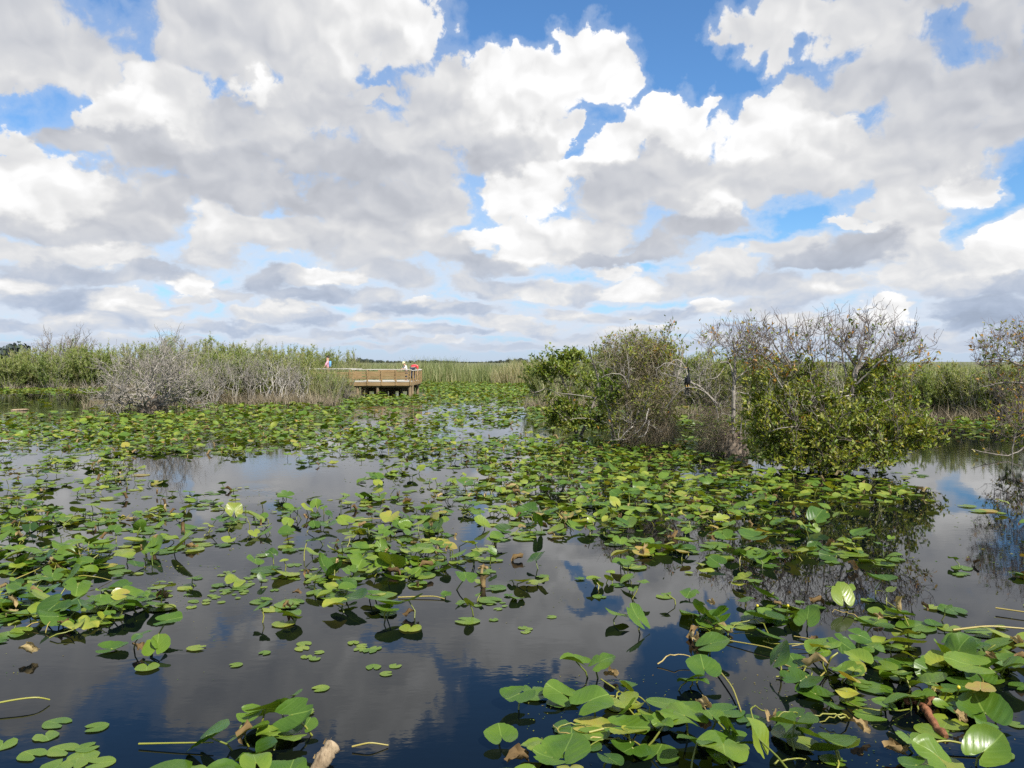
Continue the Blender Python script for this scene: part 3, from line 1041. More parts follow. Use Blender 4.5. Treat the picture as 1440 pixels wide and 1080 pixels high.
def make_willow(kind, bark):
    key = (kind, bark)
    if key not in PROTO:
        root = empty('willow_shrub', (0, 0, 0))
        w, l = KINDS[kind]
        w.build('trunk', M[bark], root)
        l.build('crown', M['willow'], root)
        PROTO[key] = root
        return root
    return copy_tree(PROTO[key])


WILLOWS = []
def bank(spec, group, where):
    for (px, top, base, kind, bark, look) in spec:
        Y = depth_of(base)
        hgt = (HORIZON - top + (3.5 if where in ('left', 'deck') and top < 500 else 0)) / FOC * Y + EYE
        o = make_willow(kind, bark)
        proto_h = (3.2, 3.0, 3.3, 2.6, 3.9, 3.0)[kind]
        place(o, px, Y, r_.uniform(0, 6.28), 1.0)
        sc = hgt / proto_h / 0.97
        wid = max(0.75, min(1.35, sc)) * r_.uniform(.95, 1.15)
        o.scale = (wid, wid, sc)
        tag(o, None, 'shrub', group)
        WILLOWS.append((o, px, Y, hgt, kind, look, where))


bank([(-120, 490, 548, 0, 'grey_bark', 'grn'), (-70, 492, 547, 1, 'grey_bark', 'grn'), (-22, 494, 547, 0, 'grey_bark', 'grn'), (14, 494, 547, 3, 'grey_bark', 'grn'), (46, 489, 546, 0, 'grey_bark', 'grn'), (76, 492, 547, 1, 'grey_bark', 'grn'),
      (108, 486, 545, 0, 'grey_bark', 'grn'), (136, 484, 546, 3, 'grey_bark', 'grn'), (66, 482, 540, 2, 'pale_bark', 'grey'), (98, 474, 539, 5, 'pale_bark', 'grey'), (128, 480, 540, 2, 'grey_bark', 'grey'), (35, 484, 539, 5, 'pale_bark', 'grey'),
      (168, 480, 543, 2, 'grey_bark', 'mix'), (196, 482, 543, 0, 'grey_bark', 'grn'), (222, 482, 543, 1, 'grey_bark', 'grn'), (240, 470, 542, 4, 'grey_bark', 'tall'), (262, 484, 542, 0, 'grey_bark', 'grn'), (288, 471, 543, 4, 'grey_bark', 'tall'), (306, 482, 544, 3, 'grey_bark', 'grn')],
     'marsh willows along the left bank', 'left')
bank([(284, 489, 568, 2, 'pale_bark', 'pale'), (316, 486, 567, 1, 'pale_bark', 'grn'), (344, 487, 566, 2, 'pale_bark', 'pale'), (372, 489, 566, 0, 'pale_bark', 'grn'), (398, 488, 564, 2, 'pale_bark', 'pale'), (418, 494, 563, 0, 'pale_bark', 'grn'),
      (436, 516, 563, 3, 'pale_bark', 'grn'), (447, 518, 563, 3, 'pale_bark', 'grn'), (455, 518, 562, 1, 'pale_bark', 'grn'), (464, 521, 564, 5, 'pale_bark', 'brown'), (480, 524, 562, 5, 'grey_bark', 'brown'), (335, 482, 545, 0, 'grey_bark', 'grn'), (366, 483, 545, 1, 'grey_bark', 'grn'), (398, 484, 544, 2, 'grey_bark', 'mix'), (430, 488, 543, 0, 'grey_bark', 'grn'), (455, 490, 542, 1, 'grey_bark', 'grn'), (488, 491, 541, 2, 'grey_bark', 'mix'), (240, 520, 572, 3, 'pale_bark', 'grn'), (268, 512, 571, 3, 'pale_bark', 'grn')],
     'pale-stemmed willows beside the boardwalk', 'deck')
bank([(765, 497, 560, 3, 'grey_bark', 'grn'), (790, 489, 562, 1, 'grey_bark', 'grn'), (816, 485, 562, 0, 'grey_bark', 'grn'), (842, 481, 564, 0, 'grey_bark', 'grn'), (870, 478, 564, 1, 'grey_bark', 'grn'), (900, 477, 566, 0, 'grey_bark', 'grn'), (926, 481, 570, 0, 'grey_bark', 'grn'),
      (952, 488, 572, 3, 'grey_bark', 'grn'), (976, 491, 572, 1, 'grey_bark', 'grn'), (1002, 488, 574, 0, 'grey_bark', 'grn'), (1028, 492, 574, 1, 'grey_bark', 'grn'), (1052, 494, 576, 3, 'grey_bark', 'grn'), (1080, 498, 578, 0, 'grey_bark', 'grn'), (1112, 500, 578, 1, 'grey_bark', 'grn'), (1150, 502, 580, 0, 'grey_bark', 'grn'), (1190, 504, 580, 3, 'grey_bark', 'grn'), (1232, 506, 582, 1, 'grey_bark', 'grn')],
     'green willows behind the pond apples', 'middle')
bank([(1270, 508, 584, 5, 'grey_bark', 'grey'), (1302, 507, 585, 3, 'grey_bark', 'grn'), (1336, 503, 586, 0, 'grey_bark', 'grn'), (1366, 507, 588, 2, 'grey_bark', 'mix'), (1394, 506, 588, 3, 'grey_bark', 'grn'), (1428, 508, 590, 5, 'grey_bark', 'grey'), (1460, 505, 590, 0, 'grey_bark', 'grn'), (1500, 505, 590, 1, 'grey_bark', 'grn'), (1545, 505, 590, 3, 'grey_bark', 'grn')],
     'willows on the right bank', 'right')

# the bare grey bush in front on the left, and a few bare ones behind it
def bare_bush(seed, px, base, top, spread, n, bark, label, r0=.055, fine=1.0):
    Y = depth_of(base)
    h = (HORIZON - top) / FOC * Y + EYE
    root = empty('bare_bush', ((px - 720) / FOC * Y, Y, 0))
    mb_ = dead_bush(seed, h, spread, n, r0, fine)
    V = np.concatenate(mb_.v)
    s_ = h / np.percentile(V[:, 2], 98.3)
    root.scale = (min(1.2, spread / (np.percentile(np.abs(V[:, 0]), 98) + .01)),) * 2 + (s_,)
    mb_.build('trunk', M[bark], root)
    return tag(root, label, 'shrub', None), root, Y


_, bb, Yb = bare_bush(3, 212, 581, 480, 2.8, 14, 'pale_bark', 'wide leafless grey bush with twisted limbs standing in the pads left of the deck', .055, 1.4)
r = np.random.default_rng(77)
q = MB()
for a in np.linspace(0, 2 * pi, 12, endpoint=False):
    base = np.array([cos(a) * .36, sin(a) * .30, -.1])
    q.tube(wander(base, [cos(a) * .15, sin(a) * .12, .75], r, 5, jit=.06), np.linspace(.11, .05, 5), 6)
q.build('root_flare', M['stump'], bb)
q = MB()
for _ in range(26):
    tuft(q, r, r.normal(-.25, .75), r.normal(0, .35), 42, .2, .15, r.uniform(.5, 1.2), r.uniform(.35, .75), .012, .6)
q.build('dry_sprays', M['dry'], bb)
bare_bush(8, 300, 571, 498, 1.3, 9, 'pale_bark', 'small leafless shrub of white twigs beside the wide grey bush', .032)
bare_bush(9, 352, 569, 494, 1.1, 9, 'pale_bark', 'bleached bare shrub with upright white stems in front of the willows', .03)
for (sd_, px_, bs_, tp_, lab_) in ((41, 330, 569, 500, 'white bare stems standing upright between the first pale willows'), (42, 375, 568, 496, 'tall white bare stems in the middle of the pale willows'), (43, 392, 568, 503, 'slender white dead stems just right of the tallest white ones'), (44, 424, 566, 508, 'leaning white dead stems nearest the shrubs by the boardwalk')):
    bare_bush(sd_, px_, bs_, tp_, 1.0, 6, 'white_bark', lab_, .032, .6)
bare_bush(12, 405, 567, 505, 1.2, 8, 'pale_bark', 'bare white shrub with slanting stems nearest the boardwalk end', .03)
bare_bush(15, 94, 541, 468, 2.8, 12, 'grey_bark', 'tall bare greyish shrub rising above the green willows at far left', .13, 1.2)

# dead sedge and litter round the feet of the banks
q = MB()
for (x0, x1, base, n, h, tnt) in ((-200, 130, 548, 60, .8, .45), (130, 290, 572, 46, .75, .5), (270, 470, 569, 110, 1.0, .5), (430, 500, 561, 40, .9, .5), (130, 330, 547, 50, .9, .4), (740, 860, 572, 40, .7, .45), (940, 1300, 584, 80, .7, .4), (1260, 1600, 590, 90, .7, .4)):
    for _ in range(n):
        Y = depth_of(base + r.uniform(-2, 1.0))
        tuft(q, r, (r.uniform(x0, x1) - 720) / FOC * Y, Y, 34, .28, .3, h * r.uniform(.6, 1.3), tnt + r.uniform(-.2, .2), .02, .45)
tag(q.build('dead_sedge', M['dry']), 'brown dead sedge standing in the water along the feet of the willows', 'sedge', kind='stuff')

# reeds and straw standing among the left-hand willows
q = MB()
for (x0, x1, b0, b1, n, h, tnt) in ((-200, 140, 541, 546, 3600, 2.5, .40), (130, 330, 541, 546, 2200, 2.8, .50), (275, 470, 553, 566, 4200, 2.3, .62), (300, 520, 541, 546, 3000, 2.7, .5), (436, 482, 559, 563, 1300, 1.9, .55), (760, 1040, 560, 570, 3600, 2.7, .36), (1040, 1500, 574, 586, 3000, 1.9, .5)):
    Y = np.array([depth_of(v) for v in r.uniform(b0, b1, n)])
    X = (r.uniform(x0, x1, n) - 720) / FOC * Y
    D = unit(np.stack([r.normal(0, .14, n), r.normal(0, .14, n), np.ones(n)], 1))
    B = np.stack([r.normal(0, .25, n), r.normal(0, .25, n), -np.abs(r.normal(0, .10, n))], 1)
    q.blades(np.stack([X, Y, np.full(n, -.05)], 1), D, B, h * r.uniform(.5, 1.1, n) * (1 + .12 * np.sin(X * 1.1)), r.uniform(.018, .042, n), np.clip(tnt + .15 * np.sin(X * .8) + r.normal(0, .16, n), 0, 1))
tag(q.build('bank_reeds', M['reed']), 'thin green and straw-coloured reeds mixed in among the willows on the banks', 'reeds', kind='stuff')

# reed beds beyond the deck
for (nm, x0, x1, Ya, Yb_, n, h, tnt, lab) in (
        ('reed_bed', 380, 860, 86, 112, 11500, 2.6, .44, 'wide green reed bed beyond the deck under the far tree line'),
        ('tan_reed_bed', 690, 790, 82, 92, 2600, 2.5, .80, 'straw-coloured reeds at the right end of the reed bed'),
        ('far_reed_bed', -200, 1700, 120, 210, 17000, 2.15, .52, 'far sawgrass plain showing between the willows')):
    q = MB()
    Y = r.uniform(Ya, Yb_, n)
    X = (r.uniform(x0, x1, n) - 720) / FOC * Y
    D = unit(np.stack([r.normal(0, .10, n), r.normal(0, .10, n), np.ones(n)], 1))
    B = np.stack([r.normal(0, .22, n), r.normal(0, .22, n), -np.abs(r.normal(0, .12, n))], 1)
    patch = 0.10 * np.sin(X * .35 + Y * .2) + .08 * np.sin(X * .9)
    hv = h * (r.uniform(.62, 1.05, n) + 0.12 * np.sin(X * .5) + .10 * np.sin(X * 1.7 + 1) + .06 * np.sin(X * 4.1))
    q.blades(np.stack([X, Y, np.full(n, -.05)], 1), D, B, hv, r.uniform(.035, .085, n) * (1 if Ya < 100 else 2.2), np.clip(tnt + patch + r.normal(0, .15, n), 0, 1))
    tag(q.build(nm, M['reed']), lab, 'reeds', kind='stuff')
m, b, t = new_mat('marsh_plain')
n_ = noise(geo('Position'), 0.12, 4.0, 0.6)
t.links.new(mix(n_, (.07, .085, .03), (.16, .15, .075)).s, b.inputs['Base Color'])
b.inputs['Roughness'].default_value = 1.0
q = MB()
q.add([(-2500, 118, .05), (2500, 118, .05), (2500, 3000, .05), (-2500, 3000, .05)], [[0, 1, 2, 3]])
tag(q.build('marsh_ground', m), kind='structure')
# far woods on the horizon
for (nm, x0, x1, Y0, h, n, lab) in (('far_woods', 490, 740, 950, 7.5, 200, 'thin dark tree line on the horizon beyond the reed bed'), ('far_woods', -120, 32, 320, 10.0, 60, 'dark wood rising behind the willows at the far left edge')):
    q = MB()
    for _ in range(n):
        Y = Y0 + r.uniform(0, 60)
        x = (r.uniform(x0, x1) - 720) / FOC * Y
        hh = h * r.uniform(.5, .8) * (.75 + .3 * sin(x * .021) + .2 * sin(x * .06 + 1))
        k = 130
        d = unit(r.normal(0, 1, (k, 3)))
        P = np.array([x, Y, hh * .55]) + d * np.array([hh * .55, hh * .4, hh * .45]) * r.uniform(.6, 1, (k, 1))
        q.leaves(P, unit(r.normal(0, 1, (k, 3))), d, hh * .22, hh * .16, r.uniform(0, 1, k))
    tag(q.build(nm, M['far_wood']), lab, 'woods', kind='stuff')


# ------------------------------------------------------------------ the trees standing in the pond
class Tree:
    """Limbs are laid out first; every further twig starts at the nearest wood and bends out to its own place."""

    def __init__(self, name, px, base, label, seed):
        self.Y = depth_of(base)
        self.o = np.array([(px - 720) / FOC * self.Y, self.Y, 0.0])
        self.root = tag(empty(name, self.o), label, 'tree')
        self.r = np.random.default_rng(seed)
        self.wood = {}
        self.leaf = {}
        self.nodes = []

    def p(self, px, py, dy=0.0):
        return np.array(at(px, py, self.Y + dy)) - self.o

    def mbw(self, k):
        return self.wood.setdefault(k, MB())

    def mbl(self, k):
        return self.leaf.setdefault(k, MB())

    def limb(self, pts, r0, r1, key='trunk', jit=.05, sides=8, nodes=True):
        """pts: (px, py, depth offset) way points."""
        P = np.array([self.p(*q) for q in pts])
        t = np.linspace(0, len(P) - 1, len(P) * 5)
        i = np.clip(t.astype(int), 0, len(P) - 2)
        f = (t - i)[:, None]
        pm, pn = P[np.clip(i - 1, 0, None)], P[np.clip(i + 2, None, len(P) - 1)]
        a, c = P[i], P[i + 1]
        Q = 0.5 * (2 * a + (c - pm) * f + (2 * pm - 5 * a + 4 * c - pn) * f ** 2 + (3 * a - pm - 3 * c + pn) * f ** 3)
        L = np.linalg.norm(np.diff(P, axis=0), axis=1).sum()
        Q[1:-1] += self.r.normal(0, jit * L / len(Q), (len(Q) - 2, 3))
        R = np.linspace(r0, r1, len(Q)) * (1 + self.r.normal(0, .06, len(Q)))
        if key == 'dead_limbs':
            q = MB()
            q.tube(Q, R, sides)
            q.build('dead_limb', M['pale_bark'], self.root)
        else:
            self.mbw(key).tube(Q, R, sides)
        if nodes:
            self.nodes += [(x, rr) for x, rr in zip(Q, R)]
        return Q

    def spray(self, zone, n, key='branches', r_tip=.004, r_base=.016, up=.25, bush=1, leaves=0, mat='crown', tint=(.3, .6), lsize=(.10, .05), odd=0.0, shell=.5, twig=.30, face=0.3):
        """n twigs ending inside an ellipsoid: (px, py, dy, rx px, ry px, ry metres)."""
        px, py, dy, rx, ry, rd = zone
        c = self.p(px, py, dy)
        ext = np.array([rx / FOC * self.Y, rd, ry / FOC * self.Y])
        d = unit(self.r.normal(0, 1, (n, 3)))
        T = c + d * ext * np.where(self.r.random((n, 1)) < .16, self.r.uniform(1.0, 1.32, (n, 1)), self.r.uniform(shell, 1.0, (n, 1)))
        T = T[T[:, 2] > 0.06]
        NP = np.array([x for x, _ in self.nodes])
        NR = np.array([x for _, x in self.nodes])
        T = T[np.argsort(np.min(np.linalg.norm(T[:, None] - NP[None], axis=2), axis=1))] if len(T) else T
        mt = int(key == 'pale_twigs')
        w = self.mbw('branches' if mt else key)
        for q in T:
            dist = np.linalg.norm((NP - q) * [1.6, 1.6, 1.0], axis=1) + np.clip(NP[:, 2] - q[2] + .05, 0, 9) * 1.5
            k = np.argsort(dist)[self.r.integers(0, 4)]
            a = NP[k]
            L = np.linalg.norm(q - a)
            pts = wander(a, q, self.r, 5, sag=-up * .3, jit=.09)
            rb = min(NR[k] * .7, r_base * (0.5 + min(L, 1.2)))
            w.tube(pts, np.linspace(max(rb, r_tip), r_tip, 5), 4 if rb > .008 else 3, mat=mt, cap=False)
            NP = np.vstack([NP, pts[2:4]])
            NR = np.concatenate([NR, [max(rb * .8, r_tip), max(rb * .6, r_tip)]])
            dirn = unit(pts[-1] - pts[-2])
            for _ in range(bush):
                s0 = pts[self.r.integers(2, 5)]
                e = s0 + unit(dirn * .6 + self.r.normal(0, .5, 3) + [0, 0, up]) * twig * self.r.uniform(.5, 1.2)
                w.tube(wander(s0, e, self.r, 4, jit=.14), np.linspace(r_tip, r_tip * .5, 4), 3, mat=mt, cap=False)
                if leaves:
                    self.rosette(s0, e, leaves, mat, tint, lsize, odd, face)
            if leaves:
                self.rosette(pts[2], q, leaves, mat, tint, lsize, odd, face)
        self.nodes = [(x, y) for x, y in zip(NP, NR)]

    def rosette(self, a, b_, n, mat, tint, lsize, odd, face):
        k = self.r.poisson(n)
        if k == 0:
            return
        t = self.r.uniform(.2, 1.05, (k, 1))
        P = a + (b_ - a) * t + self.r.normal(0, .025, (k, 3))
        D = unit(unit(b_ - a) * .5 + self.r.normal(0, .7, (k, 3)) + [0, 0, .2])
        N = unit(self.r.normal(0, .7, (k, 3)) + [.15, -.45, .75])
        base = self.r.uniform(*tint)
        tn = np.clip(base + self.r.normal(0, .10, k), 0, .78)
        tn = np.where(self.r.random(k) < odd, self.r.uniform(.82, 1.0, k), tn)
        self.mbl(mat).leaves(P, D, N, lsize[0] * self.r.uniform(.7, 1.3, k), lsize[1] * self.r.uniform(.7, 1.3, k), tn)

    def hair(self, zone, n, L, tint, key='dry_vines', w=.007, down=.4, sp=.6):
        px, py, dy, rx, ry, rd = zone
        c = self.p(px, py, dy)
        ext = np.array([rx / FOC * self.Y, rd, ry / FOC * self.Y])
        d = unit(self.r.normal(0, 1, (n, 3)))
        P = c + d * ext * self.r.uniform(.45, 1.0, (n, 1))
        P[:, 2] = np.maximum(P[:, 2], .03)
        D = unit(self.r.normal(0, sp, (n, 3)) + d * .5 + [0, 0, .35 - down])
        B = np.stack([self.r.normal(0, .3, n), self.r.normal(0, .3, n), -np.abs(self.r.normal(.2, .3, n))], 1)
        self.mbl(key).blades(P, D, B, L * self.r.uniform(.4, 1.1, n), w * self.r.uniform(.6, 1.4, n), np.clip(self.r.normal(tint, .17, n), 0, 1))

    def done(self, wmat, lmat):
        for k, v in self.wood.items():
            if v.n:
                v.build(k, [M[wmat[k]], M['pale_bark']] if k == 'branches' else M[wmat[k]], self.root)
        for k, v in self.leaf.items():
            if v.n:
                v.build(k, M[lmat[k]], self.root)


WM = {'trunk': 'grey_bark', 'branches': 'twig_bark', 'pale_twigs': 'pale_bark', 'stump': 'stump', 'root_thatch': 'dark_bark'}
LM = {'crown': 'apple', 'dry_vines': 'dry', 'root_thatch': 'dry'}

# leafy pond apple at the left end of the clump
T = Tree('pond_apple_tree', 812, 612, 'low pond apple with dark green leaf clumps at the left end of the tree clump', 31)
T.limb([(812, 616, 0), (806, 580, 0), (796, 545, 0), (782, 515, -.1)], .06, .02)
T.limb([(815, 616, 0), (828, 585, -.2), (838, 556, -.2), (842, 525, 0)], .05, .015)
T.limb([(812, 612, 0), (795, 590, -.3), (776, 572, -.3)], .035, .012)
T.limb([(806, 575, 0), (775, 548, -.3), (752, 552, -.4)], .02, .006, 'dead_limbs')
T.limb([(838, 560, -.5), (812, 556, -.6), (784, 552, -.7)], .016, .005, 'dead_limbs', .1)
T.limb([(836, 590, -.5), (815, 588, -.6), (802, 590, -.7)], .014, .005, 'dead_limbs', .1)
for z, n in (((782, 520, 0, 30, 24, .5), 60), ((764, 524, 0, 14, 12, .3), 18), ((806, 502, .3, 24, 12, .4), 26), ((792, 572, -.2, 32, 24, .6), 55), ((806, 592, -.2, 26, 14, .5), 40), ((850, 566, -.3, 22, 28, .5), 60), ((846, 590, -.3, 20, 14, .4), 30), ((822, 545, 0, 20, 18, .4), 24), ((778, 590, -.2, 16, 12, .3), 16)):
    T.spray(z, n, leaves=6, tint=(.26, .70), lsize=(.115, .055), odd=.01, bush=2, twig=.2, shell=.2)
T.spray((800, 545, -.2, 46, 22, .5), 60, bush=2, r_base=.01)
T.hair((790, 555, 0, 40, 22, .5), 260, .3, .5)
T.done(WM, LM)

# the mound of brown vines
T = Tree('vine_covered_tree', 897, 628, 'bushy tree smothered in olive and brown vines with dark roots at the water', 32)
for (x, dx_) in ((872, -16), (884, -6), (896, 4), (908, 14), (922, 24), (935, 18), (864, -24)):
    T.limb([(x, 632, r_.uniform(-.3, .3)), (x + dx_ * .3, 580, r_.uniform(-.3, .3)), (x + dx_ * 1.0, 530, r_.uniform(-.4, .4)), (x + dx_ * 1.5, 486, r_.uniform(-.4, .4))], .05, .012)
T.limb([(884, 545, -.9), (884, 520, -1.0), (882, 500, -1.0)], .014, .008, 'dead_limbs', .1)
T.limb([(884, 545, -.9), (876, 528, -1.0), (858, 526, -1.0), (846, 531, -1.0)], .012, .006, 'dead_limbs', .1)
T.limb([(884, 540, -.9), (885, 522, -1.0), (893, 518, -1.0)], .010, .005, 'dead_limbs', .1)
T.limb([(890, 600, -.9), (880, 608, -1.1), (872, 618, -1.1)], .018, .010, 'dead_limbs', .1)
T.limb([(912, 575, -.9), (906, 596, -1.1), (893, 610, -1.1)], .018, .008, 'dead_limbs', .1)
T.limb([(913, 592, -.9), (908, 610, -1.1), (897, 615, -1.1)], .016, .008, 'dead_limbs', .1)
T.limb([(880, 618, -.8), (858, 619, -1.1)], .014, .007, 'dead_limbs', .1)
T.limb([(905, 580, -.8), (912, 560, -1.0), (920, 552, -1.0)], .012, .005, 'dead_limbs', .1)
T.limb([(878, 520, 0), (858, 500, -.1), (846, 484, -.1)], .014, .005, 'dead_limbs', .08)
T.limb([(930, 500, 0), (938, 475, 0), (947, 455, 0)], .014, .005, 'branches', .08)
for z, n in (((890, 496, 0, 46, 28, .8), 190), ((930, 494, 0, 30, 24, .6), 100), ((905, 545, 0, 52, 42, 1.0), 260), ((880, 590, 0, 34, 30, .8), 120), ((930, 590, 0, 24, 32, .6), 90)):
    T.spray(z, n, bush=2, r_tip=.003, r_base=.012, leaves=2.3, tint=(.44, .80), lsize=(.085, .036), odd=.04, twig=.28)
T.spray((895, 520, -.6, 60, 40, .6), 46, key='pale_twigs', bush=2, r_tip=.005, r_base=.014, twig=.3)
T.spray((895, 600, -.7, 44, 22, .5), 40, key='pale_twigs', bush=2, r_tip=.005, r_base=.014, twig=.25)
T.spray((905, 480, 0, 50, 16, .6), 50, bush=2, r_tip=.004, r_base=.010, twig=.3, up=.6)
T.spray((925, 500, -.2, 24, 14, .4), 40, leaves=3, tint=(.4, .7), lsize=(.09, .045), odd=.45, bush=1)
T.spray((858, 545, -.5, 16, 26, .4), 30, leaves=5, tint=(.2, .5), lsize=(.11, .05), bush=2, twig=.2)
T.spray((940, 462, 0, 12, 12, .3), 14, leaves=1.2, tint=(.2, .5), lsize=(.09, .04), odd=.2, bush=1, r_tip=.003)
T.hair((895, 500, 0, 56, 36, .9), 4200, .34, .58, sp=.8, down=.2)
T.hair((905, 550, 0, 60, 54, 1.0), 5200, .36, .5)
T.hair((905, 605, -.1, 46, 24, .9), 2400, .45, .20, key='root_thatch', down=1.1, sp=.3)
T.hair((935, 600, -.2, 16, 26, .5), 900, .5, .40, down=1.2, sp=.25)
T.done(WM, LM)

# the pale trunk on its stump
T = Tree('bare_trunk_tree', 1030, 640, 'grey bare-limbed tree on a broad fluted stump with orange leaves at its top', 33)
r = T.r
for a in np.linspace(0, 2 * pi, 22, endpoint=False):
    R0 = .40 * r.uniform(.85, 1.1)
    w = T.mbw('stump')
    c0 = np.array([cos(a) * R0, sin(a) * R0 * .8, -.12])
    c1 = np.array([cos(a + .1) * .27, sin(a + .1) * .22, r.uniform(.42, .56)])
    w.tube(wander(c0, c1, r, 6, jit=.03), np.linspace(.075, .05, 6) * r.uniform(.7, 1.2), 6)
T.mbw('stump').tube([(0, 0, -.1), (0, 0, .25), (.02, 0, .50)], [.36, .30, .22], 14)
T.limb([(1030, 618, 0), (1031, 585, 0), (1032, 545, 0), (1034, 505, 0), (1030, 478, 0)], .060, .026, 'dead_limbs', .05)
T.limb([(1033, 555, 0), (1030, 525, -.1), (1024, 510, -.1), (1012, 510, -.2)], .026, .014, 'dead_limbs', .06)
T.limb([(1040, 616, -.1), (1043, 590, -.2), (1046, 570, -.3), (1056, 556, -.3), (1040, 552, -.3)], .020, .010, 'dead_limbs', .06)
T.limb([(1046, 616, -.1), (1048, 595, -.2), (1050, 578, -.3), (1064, 577, -.3)], .018, .008, 'dead_limbs', .06)
T.limb([(1034, 535, 0), (1050, 520, .1), (1062, 508, .2)], .022, .010, 'dead_limbs', .06)
T.limb([(1010, 588, -.2), (1006, 570, -.3), (996, 556, -.55), (983, 547, -.75), (966, 545, -.8), (952, 554, -.75), (936, 574, -.6)], .016, .008, 'dead_limbs', .01)
T.limb([(1008, 568, -.1), (985, 545, -.1), (970, 536, -.2), (962, 514, -.2), (950, 506, -.2), (938, 516, -.2)], .032, .010, 'dead_limbs', .05)
T.limb([(984, 544, -.1), (984, 528, -.1), (996, 516, -.1), (1004, 510, -.1)], .016, .007, 'dead_limbs', .06)
T.limb([(972, 538, -.2), (950, 530, -.2), (930, 524, -.3)], .016, .006, 'dead_limbs', .08)
T.limb([(962, 520, -.1), (940, 510, -.3), (922, 520, -.3)], .014, .005, 'dead_limbs', .08)
T.limb([(1020, 515, -.1), (1008, 530, -.3), (990, 534, -.3)], .012, .005, 'dead_limbs', .08)
T.spray((972, 530, -.1, 44, 28, .5), 90, key='pale_twigs', bush=3, r_tip=.0045, r_base=.014)
T.spray((1030, 570, -.1, 34, 40, .4), 50, key='pale_twigs', bush=2, r_tip=.004, r_base=.012)
T.spray((1030, 474, 0, 44, 24, .7), 130, bush=3, r_tip=.0045, r_base=.014, leaves=.18, tint=(.3, .7), lsize=(.09, .04), odd=.4, twig=.3)
T.spray((1052, 500, 0, 30, 22, .6), 70, bush=2, r_tip=.0035, r_base=.013, leaves=1.0, tint=(.3, .7), lsize=(.09, .045), odd=.4)
T.spray((1005, 590, 0, 26, 34, .5), 90, bush=3, r_tip=.003, r_base=.01, leaves=.5, tint=(.3, .6), lsize=(.07, .03))
T.hair((1002, 605, 0, 26, 30, .5), 1500, .40, .42, down=.3)
T.hair((1015, 560, .7, 44, 44, .4), 1500, .3, .5)
T.spray((1010, 545, 1.0, 50, 40, .5), 90, bush=2, r_tip=.003, r_base=.01, leaves=3, tint=(.42, .8), lsize=(.085, .034), twig=.25)
T.hair((1005, 626, .1, 24, 14, .4), 700, .35, .15, key='root_thatch', down=1.1, sp=.3)
T.done(WM, LM)

# the big leafy pond apple
T = Tree('pond_apple_tree', 1180, 658, 'largest pond apple with a full glossy green crown under bare upper twigs', 34)
for pts, r0, r1 in (([(1180, 662, 0), (1176, 630, 0), (1170, 590, 0), (1196, 555, 0), (1205, 520, 0), (1216, 490, 0)], .075, .025),
                    ([(1176, 660, 0), (1150, 630, -.1), (1120, 600, -.1), (1095, 570, 0)], .055, .02), ([(1184, 660, 0), (1215, 630, -.2), (1250, 608, -.3), (1285, 600, -.3)], .05, .012),
                    ([(1170, 590, 0), (1145, 560, .2), (1120, 525, .3), (1100, 495, .3)], .05, .018), ([(1205, 520, 0), (1190, 495, .2), (1165, 475, .3)], .03, .010),
                    ([(1205, 520, 0), (1235, 500, 0), (1262, 488, 0), (1290, 472, 0)], .03, .007), ([(1120, 525, .3), (1090, 500, .4), (1065, 480, .4)], .025, .008),
                    ([(1216, 490, 0), (1222, 465, 0), (1218, 444, 0)], .02, .006), ([(1190, 600, -.4), (1222, 575, -.5), (1255, 560, -.5)], .035, .012), ([(1165, 620, -.4), (1190, 600, -.6), (1208, 590, -.6)], .03, .012)):
    T.limb(pts, r0, r1)
T.limb([(1200, 555, -.4), (1172, 560, -.5), (1150, 556, -.6), (1140, 570, -.6)], .016, .007, 'dead_limbs', .08)
T.limb([(1100, 545, -.2), (1088, 520, -.2), (1102, 508, -.3)], .016, .007, 'dead_limbs', .08)
T.limb([(1120, 600, -.5), (1098, 602, -.7), (1086, 606, -.7)], .014, .006, 'dead_limbs', .08)
for z, n in (((1066, 600, 0, 22, 40, .5), 60), ((1066, 555, .2, 22, 30, .5), 40), ((1112, 646, -.3, 40, 10, .7), 60), ((1160, 652, -.6, 44, 9, .8), 70), ((1222, 648, -.6, 40, 9, .7), 50), ((1300, 618, -.3, 22, 14, .4), 24), ((1150, 560, 0, 50, 36, .9), 120), ((1105, 570, .1, 38, 36, .7), 95), ((1095, 612, -.1, 30, 28, .6), 70), ((1135, 620, -.3, 44, 32, .9), 120), ((1180, 600, -.5, 50, 40, 1.0), 150), ((1190, 635, -.5, 52, 20, .9), 100),
             ((1235, 600, -.4, 46, 36, .8), 120), ((1280, 608, -.4, 34, 26, .6), 70), ((1225, 545, 0, 46, 32, .8), 90), ((1265, 575, -.2, 36, 30, .6), 60), ((1240, 518, .1, 26, 14, .5), 34), ((1140, 522, .2, 26, 18, .5), 34), ((1250, 632, -.4, 26, 12, .5), 28)):
    T.spray(z, n, leaves=3.9, tint=(.34, .84), lsize=(.095, .046), odd=.012, bush=2, twig=.22, shell=.25, r_base=.014)
T.spray((1105, 635, 0, 34, 16, .6), 46, leaves=3, tint=(.15, .45), lsize=(.10, .05), bush=2)
